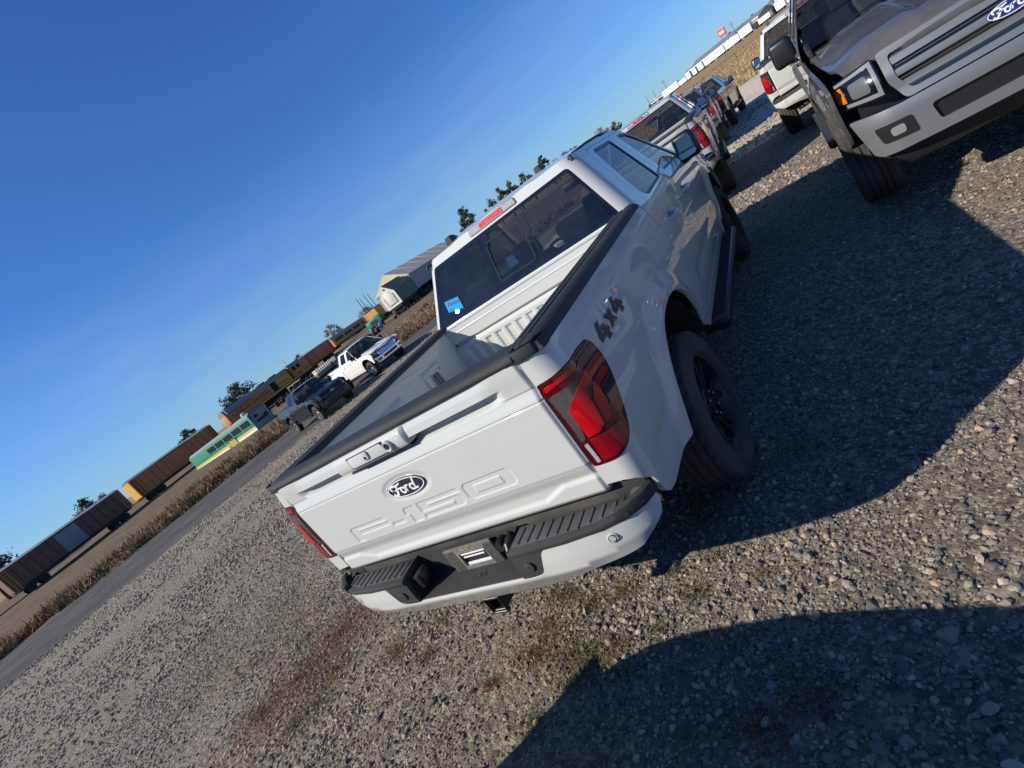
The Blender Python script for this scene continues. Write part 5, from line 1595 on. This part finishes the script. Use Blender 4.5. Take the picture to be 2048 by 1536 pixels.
def make_green_loco():
    x0, y0 = -55.9, 33.5
    r = empty('green_locomotive', (x0, y0, H(x0, y0) - .25), 0); tag(r, 'green locomotive body with yellow and cream stripes and a hazard striped dark end', 'locomotive')
    Lb = 17.0; w = 2.7; top = 2.25
    b = MB(); b.box((-Lb / 2, w / 2, top / 2 + .1), (Lb, w, top - .2)); b.build('body', TGREEN, r, bevel=.05)
    b = MB(); b.prism([(.0, top - .05), (w, top - .05), (w - .4, top + .28), (.4, top + .28)], -Lb, .02, 'x'); b.build('roof', TGREY, r)
    b = MB(); b.box((-Lb / 2, -.02, .78), (Lb, .05, .17)); b.build('yellow_stripe', TYEL, r)
    b = MB(); b.box((-Lb / 2, -.02, .50), (Lb, .06, .32)); b.build('cream_sill', CREAM, r)
    for i in range(5):
        b = MB(); b.box((-1.5 - i * 2.35 + .0, -.03, 1.62), (1.95, .05, .62)); b.build('louvre_grille', WIN, r)
    b = MB()
    for i in range(12): b.box((-.9 - i * 1.2, -.04, 1.12), (.09, .04, .09))
    b.build('latches', TDARK, r)
    b = MB(); b.box((-6.0, -.05, .68), (2.5, .03, .95)); b.build('letter_board', TGREEND, r)
    fm = frame_mtx((-6.05, -.075, .66), (1, 0, 0), (0, 0, 1)); text_obj('lettering', 'NBR', 1.0, TYEL, r, fm, .004, .03, 1.15)
    # striped end
    b = MB(); b.box((.04, w / 2, top / 2 + .15), (.08, w, top - .1)); b.build('end_plate', TGREEND, r)
    for i in range(9):
        yy = .15 + i * .30
        b = MB(); b.add([(.085, max(.02, yy - .30 + .02), .2), (.085, yy - .12, .2), (.085, min(w, yy + .42), top), (.085, min(w, yy + .26), top)], [(0, 1, 2, 3)]); b.build('hazard_stripe', LGREY, r)
    b = MB(); b.box((.16, w / 2, 1.15), (.16, 1.7, .28)); b.box((.2, .8, 1.75), (.2, .35, .35)); b.box((.2, 2.0, 1.3), (.2, .4, .4)); b.build('end_fittings', TDARK, r, bevel=.03)
    b = MB(); b.lathe([(-.2, .0), (-.2, .35), (.1, .32), (.22, .2), (.25, 0)], 14, 'z', (-2.6, 1.4, top + .45)); b.build('horn_dome', LGREY, r, smooth=True)
    return r

def make_shed_wagon():
    x0, y0 = -57.6, 66.0; x1, y1 = -66.5, 106
    rz = math.atan2(-(x1 - x0), (y1 - y0)); L = math.hypot(x1 - x0, y1 - y0)
    r = empty('gabled_wagon', (x0 + 1.6, y0, H(x0, y0) + .0), rz); tag(r, 'gabled rail wagon with a cream end, dark green side and olive roof', 'rail wagon')
    poly = [(-1.55, 1.5), (1.55, 1.5), (1.55, 3.75), (0, 5.35), (-1.55, 3.75)]
    Lw = 7.5
    b = MB(); b.prism(poly, 0, .15, 'y'); b.build('cream_end', CREAM, r)
    b = MB(); b.prism([(-.85, 1.9), (.85, 1.9), (.85, 3.5), (.45, 4.2), (-.45, 4.2), (-.85, 3.5)], -.06, 0, 'y'); b.build('end_door', CREAM, r, bevel=.02)
    b = MB(); b.box((.1, -.10, 2.05), (1.5, .06, .10)); b.box((-.90, -.10, 2.8), (.07, .06, 1.7)); b.box((.90, -.10, 2.8), (.07, .06, 1.7)); b.build('door_frame', LGREY, r)
    b = MB(); b.box((.0, -.08, 4.75), (.22, .06, .22)); b.build('end_lamp', TDARK, r)
    b = MB(); b.box((0, Lw / 2 + .08, 2.62), (3.06, Lw - .16, 2.22)); b.build('green_side', TGREEND, r)
    b = MB(); b.prism([(-1.68, 3.66), (-1.55, 3.60), (0, 5.22), (1.55, 3.60), (1.68, 3.66), (0, 5.42)], .10, Lw, 'y'); b.build('olive_roof', mat('olive_roof', (.20, .19, .12), rough=.7), r)
    b = MB(); b.box((0, Lw / 2, 1.3), (2.2, Lw * .97, .4)); b.build('underframe', TDARK, r)
    for yy in (1.6, 6.0): bogie(r, yy, 2)
    s_ = empty('long_shed', (x0 + 1.6, y0, H(x0, y0) + .0), rz); tag(s_, 'long raised grey shed with a beige panelled roof beside the cab', 'shed')
    gm = mat('grey_cladding', (.34, .33, .36), rough=.7, var=.06, vscale=1)
    b = MB(); b.box((-2.4, Lw + .4 + (L - Lw) / 2, 3.2), (8.0, L - Lw, 2.9)); b.build('wall', gm, s_)
    rm = mat('beige_roof', (.66, .55, .40), rough=.75, var=.10, vscale=1.2)
    n = 12
    for i in range(n):
        ya, yb_ = Lw + .3 + (L - Lw) * i / n, Lw + .3 + (L - Lw) * (i + 1) / n - .09
        sag = .07 * (i % 2)
        b = MB(); b.prism([(1.75, 4.58), (1.75, 4.70), (-2.4, 7.15 - sag), (-6.5, 4.70), (-6.5, 4.58)], ya, yb_, 'y'); b.build('roof_panel', rm, s_)
    b = MB()
    for i in range(9): b.box((-2.4, Lw + 2 + i * 3.8, .9), (7.0, .5, 1.9))
    b.build('supports', TDARK, s_)
    return r

def wheelset(x, y, rz, label):
    r = empty('railway_wheelset', (x, y, H(x, y)), rz); tag(r, label, 'wheelset', 'loose wheelsets by the tracks')
    b = MB(); b.tube([(-1.0, 0, .48), (1.0, 0, .48)], .09, 8); b.build('axle', RUST, r)
    for s in (1, -1):
        b = MB(); b.lathe([(s * .68, .0), (s * .68, .44), (s * .72, .50), (s * .84, .48), (s * .84, .15), (s * .84, 0)], 18, 'x', (0, 0, .48)); b.build('wheel', RUST, r)

def make_yard():
    make_loco((-86.3, 47.5, H(-86, 58) - .05), 0, 'yellow and grey diesel locomotive with red lettering along its hood')
    make_boxcar((-96.5, 75.5, H(-97, 80)), R(7), 11, 'short orange yellow ribbed wagon between the locomotive and the coach', ORG)
    make_boxcar((-92.5, 70.2, H(-97, 80) - .2), R(7), 4.5, 'small orange cab unit coupled ahead of the ribbed orange wagon', ORG, 'cab_unit', 5)
    make_coach((-125.2, 111.5, H(-125, 112) - .1), R(21.5), 31, 'ochre passenger coach with a long row of dark windows')
    make_coach((-138.0, 143.5, H(-138, 144) - .1), R(18), 17, 'plain ochre coach coupled beyond the windowed one', False)
    make_boxcar((-86.3, 14.5, H(-86, 30) - .05), 0, 15, 'brown boxcar on the same track as the lettered locomotive', BROWN)
    make_boxcar((-87.5, 31.5, H(-86, 40) - .05), 0, 14.5, 'dusty orange boxcar coupled behind the lettered locomotive', ORG)
    # ballast and rails
    for (xa, ya, xb, yb_) in ((-86.3, -25, -86.3, 76), (-90.5, 66, -150, 215)):
        L = math.hypot(xb - xa, yb_ - ya); n = 40; V = []
        for i in range(n + 1):
            x = xa + (xb - xa) * i / n; y = ya + (yb_ - ya) * i / n; z = H(x, y)
            nx_, ny_ = (yb_ - ya) / L, -(xb - xa) / L
            for (o_, dz) in ((-2.6, -.25), (-1.5, .06), (1.5, .06), (2.6, -.25)): V.append((x + nx_ * o_, y + ny_ * o_, z + dz))
        F = [(i * 4 + j, i * 4 + j + 1, i * 4 + 5 + j, i * 4 + 4 + j) for i in range(n) for j in range(3)]
        o = put('railway_ballast', pydata('railway_ballast', V, F), mat('ballast', (.13, .11, .09), rough=.95, var=.3, vscale=6)); o['kind'] = 'structure'
        b = MB()
        for s in (-.72, .72):
            b.tube([(V[i * 4 + 1][0] * (.5 - s / 3) + V[i * 4 + 2][0] * (.5 + s / 3), V[i * 4 + 1][1] * (.5 - s / 3) + V[i * 4 + 2][1] * (.5 + s / 3), V[i * 4 + 1][2] + .06) for i in range(0, n + 1, 4)], .06, 4)
        o = b.build('railway_track', RUST); o['kind'] = 'structure'
    make_green_loco(); make_shed_wagon()
    r = empty('wagon_end_unit', (-78.5, 84.5, H(-78, 84)), R(13)); tag(r, 'small yellow ended wagon showing beside the cream gambrel wagon', 'rail wagon')
    b = MB(); b.box((0, 3, 2.3), (2.8, 6, 2.2)); b.build('body', YEL, r); b = MB(); b.box((0, -.05, 2.3), (2.7, .1, 2.2)); b.build('end_wall', YELB, r); b = MB(); b.box((0, 3, 1.0), (2.4, 6, .4)); b.build('underframe', TDARK, r); bogie(r, 1.2, 2); bogie(r, 4.8, 2)
    # scrap between the tracks and the brush
    px = -62.5
    r = empty('green_machine', (-62.6, 66.6, H(-62, 66)), R(15)); tag(r, 'small green machine housing standing beside the cream gambrel wagon', 'machine')
    b = MB(); b.prism([(-1.6, 1.0), (1.6, 1.0), (1.6, 2.1), (.6, 2.3), (-1.6, 2.0)], 0, 1.6, 'y'); b.build('housing', TGREEN, r, bevel=.05)
    b = MB(); b.box((0, -.03, 1.5), (1.4, .06, .6)); b.build('opening', TDARK, r); b = MB(); b.box((.9, .8, .5), (.4, .4, 1.0)); b.box((-.9, .8, .5), (.4, .4, 1.0)); b.build('legs', RUST, r)
    BL = mat('barrel_blue', (.05, .22, .55), rough=.4)
    for i, (x, y, t, lb) in enumerate(((-60.0, 62.4, 0, 'upright blue barrel left of the scrap heap'), (-58.4, 62.6, .5, 'tilted blue barrel leaning against the scrap heap'))):
        r = empty('barrel', (x, y, H(x, y)), 0); r.rotation_euler = (0, t, 0); tag(r, lb, 'barrel', 'blue barrels by the scrap')
        b = MB(); b.lathe([(0, 0), (0, .33), (.35, .345), (.38, .36), (.41, .345), (.8, .345), (.83, .36), (.86, .345), (1.2, .33), (1.2, 0)], 18, 'z'); b.build('drum', BL, r, smooth=True); b = MB(); b.lathe([(1.2, .06), (1.24, .06), (1.24, 0)], 8, 'z', (.18, 0, 0)); b.build('bung', LGREY, r)
    rs = random.Random(5)
    for i in range(12):
        t = i / 11
        x = -56.5 + rs.uniform(-2.5, 2.5) + (4 if i % 2 else -3) * t; y = 60 - 12 * t + rs.uniform(-2, 2) + (14 * (i % 3 == 0))
        r = MB()
        for q in range(9):
            r.box((rs.uniform(-.6, .6), rs.uniform(-.6, .6), rs.uniform(.1, .7)), (rs.uniform(.15, 1.2), rs.uniform(.1, .5), rs.uniform(.1, .6)), rot=Matrix.Rotation(rs.uniform(0, 3), 3, 'Z') @ Matrix.Rotation(rs.uniform(-.5, .5), 3, 'X'))
        o = r.build('scrap_heap', RUST, None, loc=(x, y, H(x, y))); tag(o, 'low rusty heap of broken rail parts lying beyond the dry brush', 'scrap', 'rusty scrap heaps along the tracks')
    for i in range(14):
        wheelset(-72 + rs.uniform(-1.5, 1.5) + i * .2, 44 + i * 1.3, rs.uniform(-.3, .3), 'rusty railway wheelset lying in the row below the locomotive')
    # white slatted stack behind the white pickup
    r = empty('slatted_stack', (-58.0, 47.5, H(-58, 47)), R(20)); tag(r, 'white slatted stack on a tan flat wagon behind the white pickup', 'stack')
    b = MB(); b.box((0, 0, .55), (2.6, 7.0, .5)); b.build('flat_deck', mat('tan_deck', (.36, .25, .15), rough=.9), r)
    b = MB(); b.box((0, 0, .16), (1.8, 6.0, .32)); b.build('bearers', TDARK, r)
    sl = None
    for i in range(11):
        if sl is None:
            b = MB(); b.box((0, 0, .0), (.6, .34, .62)); sl = b.build('slat', CREAM, r, loc=(1.0, -3 + i * .6, 1.1)).data
        else: put('slat', sl, None, r, (1.0, -3 + i * .6, 1.1))

def pole(x, y, h_, label, group, cross=True):
    r = empty('utility_pole', (x, y, H(x, y) - .2)); tag(r, label, 'utility pole', group)
    b = MB(); b.tube([(0, 0, 0), (0, 0, h_)], [.16, .10], 6); b.build('mast', mat('pole_wood', (.09, .07, .055), rough=.9), r)
    if cross:
        b = MB(); b.box((0, 0, h_ - .6), (2.4, .12, .14)); b.box((0, 0, h_ - 1.5), (1.8, .12, .14)); b.build('crossarm', mat('pole_wood', ()), r)

# ------------------------------------------------------------------ far right: trailers, warehouses, sign
FAR = (-60.0, 362.0, 24.0, 318.0)
def far_pt(t, back=0.0):
    ax, ay, bx, by = FAR
    L = math.hypot(bx - ax, by - ay); ux, uy = (bx - ax) / L, (by - ay) / L
    return ax + ux * t - uy * back, ay + uy * t + ux * back, math.atan2(uy, ux)

WALLW = mat('white_cladding', (.72, .71, .68), rough=.6, var=.05, vscale=.3)
ROOFG = mat('grey_metal_roof', (.20, .22, .25), rough=.5)
TRAILW = mat('trailer_white', (.80, .80, .78), rough=.5)
TANW = mat('tan_cladding', (.55, .47, .40), rough=.7)

def trailer(t, Lt, label, rz_off=0.0, stripe=False, cab_=False, h_=4.0, back=0.0):
    x, y, a = far_pt(t, back); z = H(x, y)
    r = empty('semi_trailer', (x, y, z), a + rz_off); tag(r, label, 'trailer', 'white trailers parked along the far road')
    b = MB(); b.box((Lt / 2, 0, 1.1 + (h_ - 1.1) / 2), (Lt, 2.6, h_ - 1.1)); bx = b.build('box', TRAILW, r)
    b = MB(); b.box((Lt * .45, 0, .98), (Lt * .95, 2.2, .22)); b.build('chassis', TDARK, r)
    for i in (0, 1):
        b = MB(); b.lathe([(-1.2, 0), (-1.2, .5), (-.7, .5), (-.7, .1), (.7, .1), (.7, .5), (1.2, .5), (1.2, 0)], 12, 'y', (Lt - 1.6 - i * 1.3, 0, .5)); b.build('axle', TDARK, r)
    b = MB(); b.box((2.2, -.9, .5), (.2, .2, 1.0)); b.box((2.2, .9, .5), (.2, .2, 1.0)); b.build('landing_legs', TDARK, r)
    if stripe:
        b = MB()
        for i in range(7): b.box((Lt * .55 + i * .55, -1.32, 3.0 + .0), (.40, .03, .35))
        b.build('red_mark', TRED, r)
    return r

def warehouse(t, Lw, dep, h_, back, label, wall, roof, doors=0):
    x, y, a = far_pt(t, back); z = H(x, y) - .3
    r = empty('warehouse', (x, y, z), a); tag(r, label, 'warehouse')
    b = MB(); b.box((Lw / 2, dep / 2, h_ / 2), (Lw, dep, h_)); b.build('wall', wall, r)
    b = MB(); b.prism([(-.6, h_), (dep + .6, h_), (dep / 2, h_ + dep * .12)], -.5, Lw + .5, 'x'); b.build('roof', roof, r)
    b = MB(); b.box((Lw / 2, -.55, h_ + .05), (Lw + 1, .3, .5)); b.build('fascia', WALLW, r)
    for i in range(doors):
        xx = Lw * (i + .5) / doors
        b = MB(); b.box((xx, -.05, 2.0), (3.2, .12, 4.0)); b.build('door', WIN if i % 2 else TGREY, r)
    return r

def make_far_right():
    T = [(19, 11, 'long white trailer at the left end of the far row'), (36.2, 2.6, 'first short white trailer among the dark bays'), (40.2, 2.6, 'second short white trailer among the dark bays'), (44.0, 3.2, 'third short white trailer among the dark bays'),
         (48.2, 12.4, 'long white trailer with a red mark on its side'), (61.4, 8.0, 'white trailer right of the one with the red mark'), (70.0, 6.4, 'white box of the truck right of the red sign'), (89.0, 4.4, 'tall white box truck by the right warehouse')]
    for i, (t, l, lb) in enumerate(T): trailer(t, l, lb, stripe=(i == 4), h_=4.3 if i != 6 else 4.8)
    for (t, l, lb) in ((30.6, 5.0, 'low white trailer between the long one and the dark bays'), (80, 6.0, 'cream box truck body in the far right yard'), (94.5, 6, 'white box truck at the far right warehouse'), (106, 10, 'white trailer at the right end of the far row')): trailer(t, l, lb, h_=3.2)
    for t, lb in ((34.9, 'first dark open bay from the left among the short white trailers'), (38.9, 'second dark open bay from the left among the short white trailers'), (42.9, 'third dark open bay from the left among the short white trailers'), (47.3, 'fourth dark open bay, just left of the long white trailer with a red mark')):
        x, y, a = far_pt(t, 0); r = empty('loading_bay', (x, y, H(x, y)), a); tag(r, lb, 'loading bay', 'dark bays of the far row')
        b = MB(); b.box((.55, .6, 2.0), (1.1, 1.0, 4.0)); b.build('opening', TDARK, r); b = MB(); b.box((.55, .0, 3.9), (1.2, .3, .35)); b.build('lintel', TGREY, r)
    x, y, a = far_pt(77, 0); r = empty('lorry_cab', (x, y, H(x, y)), a); tag(r, 'dark lorry cab in front of the white box right of the red sign', 'lorry')
    b = MB(); b.box((1.2, 0, 1.9), (2.4, 2.4, 2.4)); b.build('cab', TDARK, r, bevel=.2); b = MB(); b.box((2.9, 0, 1.4), (1.2, 2.2, 1.3)); b.build('bonnet', TDARK, r, bevel=.2); b = MB(); b.lathe([(-1.2, 0), (-1.2, .5), (1.2, .5), (1.2, 0)], 12, 'y', (2.9, 0, .5)); b.build('axle', TDARK, r)
    warehouse(31, 30, 22, 5.0, 12, 'long low tan warehouse behind the trailers with a dark roof', TANW, ROOFG, 12)
    warehouse(60.5, 13, 20, 5.2, 14, 'tan and white warehouse beneath the red sign', TANW, ROOFG, 4)
    warehouse(68, 30, 30, 5.6, 30, 'long grey warehouse with white eaves on the far right', TGREY, ROOFG, 6)
    warehouse(84, 26, 26, 8.4, 12, 'tall pale warehouse with a gabled end on the far right', WALLW, mat('pale_metal_roof', (.55, .57, .58), rough=.4), 4)
    warehouse(4, 15, 14, 3.2, 4, 'low white shed at the left end of the trailer row', WALLW, mat('pale_metal_roof', ()), 6)
    x, y, a = far_pt(60.5, 4); r = empty('pylon_sign', (x, y, H(x, y)), a); tag(r, 'red and white panel sign on two tall posts above the trailers', 'sign')
    b = MB(); b.box((-1.3, 0, 4.2), (.3, .3, 8.4)); b.box((1.3, 0, 4.2), (.3, .3, 8.4)); b.build('posts', TGREY, r)
    SR = mat('sign_red', (.65, .08, .03), rough=.5)
    b = MB(); b.box((0, 0, 9.6), (3.9, .6, 3.6)); b.build('panel', SR, r, bevel=.06)
    b = MB(); b.box((0, -.32, 9.5), (2.6, .06, 1.2)); b.build('white_field', PUREW, r)
    for i, (t, bk, h_) in enumerate(((18, 6, 8), (64, 8, 9), (10, 5, 7), (79, 24, 8), (84, 10, 9), (2, 8, 7))):
        x, y, a = far_pt(t, bk); pole(x, y, h_ + 2, ['dark pole standing behind the long white trailer', 'dark pole just right of the red sign', 'pole above the low white shed', 'thin pole in front of the grey warehouse', 'thin pole left of the tall pale warehouse', 'thin pole left of the low white shed'][i], 'poles along the far road', i in (0, 1))
    for i, (x, y, h_) in enumerate(((-112, 119, 9), (-113.5, 122, 8.5), (-116, 127, 9), (-118, 131, 8.5))): pole(x, y, h_, ['leftmost of the four thin poles above the ochre coaches', 'second from left of the four thin poles above the ochre coaches', 'third from left of the four thin poles above the ochre coaches', 'rightmost of the four thin poles above the ochre coaches'][i], 'poles above the coaches', False)
    # excavator
    x, y = -71, 205; r = empty('excavator', (x, y, H(x, y)), R(20)); tag(r, 'yellow excavator with raised boom among far trees', 'excavator')
    b = MB(); b.box((0, 0, 1.7), (2.6, 3.4, 1.2)); b.box((-.7, 1.0, 2.7), (1.0, 1.4, 1.2)); b.build('house', TYEL, r, bevel=.08)
    b = MB(); b.box((-1.1, 0, .5), (.6, 4.2, 1.0)); b.box((1.1, 0, .5), (.6, 4.2, 1.0)); b.build('tracks', TDARK, r, bevel=.1)
    b = MB(); b.tube([(0, 1.4, 2.0), (1.6, 3.2, 5.6), (4.2, 4.2, 6.6)], [.35, .4, .28], 6); b.tube([(4.2, 4.2, 6.6), (5.0, 4.6, 3.4)], [.28, .2], 6); b.build('boom', TYEL, r)
    b = MB(); b.box((5.0, 4.6, 3.0), (.8, 1.0, .9), taper=.6); b.build('bucket', TDARK, r)
    # sheds and wagons seen over the second pickup
    warehouse(-24, 24, 14, 3.0, -40, 'low orange roofed shed beyond the second pickup', WALLW, ORG, 5)
    # fence in the field
    F_ = [(-26 + i * 5.2, 96 + i * 1.1) for i in range(17)]
    r = empty('wire_fence', (0, 0, 0)); tag(r, 'thin wire fence on slim posts crossing the golden field', 'fence')
    pd = None
    for (x, y) in F_:
        if pd is None:
            b = MB(); b.tube([(0, 0, -.2), (0, 0, 1.35)], .05, 5); pd = b.build('post', RUST, r, loc=(x, y, H(x, y))).data
        else: put('post', pd, None, r, (x, y, H(x, y)))
    for zz in (.55, 1.15):
        b = MB(); b.tube([(x, y, H(x, y) + zz) for x, y in F_], .018, 4); b.build('wire', RUST, r)

def make_trees():
    L = [(-110, 68, 7.8, 9.5, 'dark', 'broad dark evergreen behind the lettered locomotive'), (-118, 58, 6.2, 5, 'dark', 'small dark tree left of the broad evergreen'), (-122, 97, 5.4, 5, 'dark', 'low dark tree above the middle of the lettered locomotive'), (-150, 139, 8.6, 8, 'pale', 'pale rounded tree just left of the windowed coach'),
         (-150, 178, 7, 9, 'dark', 'dark tree over the far end of the coaches'), (-139, 176, 8, 8, 'dark', 'dark tree left of the cream gambrel wagon'), (-143, 190, 8, 8, 'olive', 'olive tree beside the cream gambrel wagon'), (-158, 168, 6, 9, 'olive', 'low olive tree behind the plain coach'),
         (-74, 134, 10.5, 6.5, 'olive', 'tall olive tree above the left end of the pickup cab'), (-74, 152, 8.5, 6, 'olive', 'first tree of the row above the brake light'), (-71.5, 157, 10.2, 5, 'olive', 'tallest slim tree of the row above the brake light'), (-70, 162, 9.6, 5, 'olive', 'slim tree right of the tallest in the row above the brake light'), (-67, 168, 9.5, 5.5, 'olive', 'rounded last tree of the row above the brake light'), (-62.5, 178, 10.5, 4, 'olive', 'slim lone tree above the right half of the roof'),
         (-55, 192, 6.4, 6, 'olive', 'tree behind the roof antenna'), (-83, 250, 8, 10, 'autumn', 'brown leaved tree left of the excavator'), (-79, 256, 8.5, 10, 'olive', 'olive tree right of the excavator'), (-90, 243, 7.5, 9, 'olive', 'bushy tree at the roof edge left of the second pickup'), (-98, 236, 6, 9, 'dark', 'low dark tree above the front door of the pickup'), (-62, 262, 7.5, 8, 'pale', 'sparse pale tree above the second pickup roof'), (-56, 268, 6, 6, 'olive', 'small tree at the end of the low shed'),
         (-30, 395, 6, 8, 'dark', 'small dark tree left of the long low warehouse'), (-2, 408, 9, 7, 'dark', 'dark tree behind the long low warehouse'), (12, 414, 9.5, 6, 'olive', 'slim tree left of the red sign'), (-120, 20, 8, 9, 'dark', 'dark tree beyond the brown boxcar'), (-128, 0, 9, 10, 'olive', 'olive tree beyond the left end of the tracks'), (-112, -16, 8, 10, 'dark', 'dark tree at the far left end of the tracks'), (-130, 40, 7, 8, 'olive', 'olive tree beyond the orange boxcar'), (-105, -45, 9, 10, 'olive', 'olive tree far left of the tracks')]
    for i, (x, y, h_, w, c, lb) in enumerate(L): make_tree(x, y, h_, w, c, lb, seed=i, thin=(c == 'pale'))

# ------------------------------------------------------------------ assemble
make_ground()
make_gravel()
make_weeds()
make_brush()
TRUCK = make_truck()
tag(TRUCK, 'light grey pickup with embossed tailgate lettering, largest and nearest, seen from behind', 'pickup truck')
_kids = {}
for _c in bpy.data.objects:
    if _c.parent: _kids.setdefault(_c.parent.name, []).append(_c)
def truck(x, y, yaw, z, s, label, over, skip=()):
    o = copy_tree(TRUCK, over, None, skip, _kids)
    o.location = (x, y, z); o.rotation_euler = (0, 0, R(yaw)); o.scale = (s, s, s)
    tag(o, label, 'pickup truck', 'pickups parked in the gravel yard')
    return o
STK = ('lot_sticker', 'sticker_number', 'sticker_print')
TRUCK['group'] = 'pickups parked in the gravel yard'
truck(-.15, 7.71, 3.1, 0, 1.0, 'silver pickup parked directly ahead of the nearest one', {'light_grey_paint': SILVER}, STK)
truck(-.58, 16.70, 2.0, -.16, 1.0, 'grey pickup parked third in the row, ahead of the silver one', {'light_grey_paint': GREYP}, STK)
truck(-.65, 22.49, -4.4, -.37, 1.05, 'black pickup at the far end of the row with big tyres and raised mirror', {'light_grey_paint': BLACKP}, STK)
truck(2.69, 9.95, -1.9, -.06, 1.0, 'white pickup with a blue window sticker in the right hand row', {'light_grey_paint': WHITE})
truck(3.22, 9.35, 178.2, .04, 1.06, 'dusty graphite pickup facing the camera at the right edge', {'light_grey_paint': DUSTP, 'chrome': GREYP}, STK + ('window_frit',))
truck(-.20, -6.80, -2.0, 0, 1.0, 'black pickup at the bottom left corner with only its hood edge showing', {'light_grey_paint': BLACKP}, STK)
truck(-24.13, 16.66, -106.0, -.41, 1.0, 'charcoal pickup with alloy wheels facing right on the gravel road', {'light_grey_paint': DARKP, 'rim_black': ALLOY, 'chrome': DARKP, 'grey_paint': TRIM}, STK)
truck(-23.57, 20.65, -106.9, -.45, 1.06, 'white heavy duty pickup with a chrome grille on the gravel road', {'light_grey_paint': PUREW, 'grey_paint': CHROME, 'rim_black': ALLOY}, STK)
make_yard()
make_far_right()
make_trees()
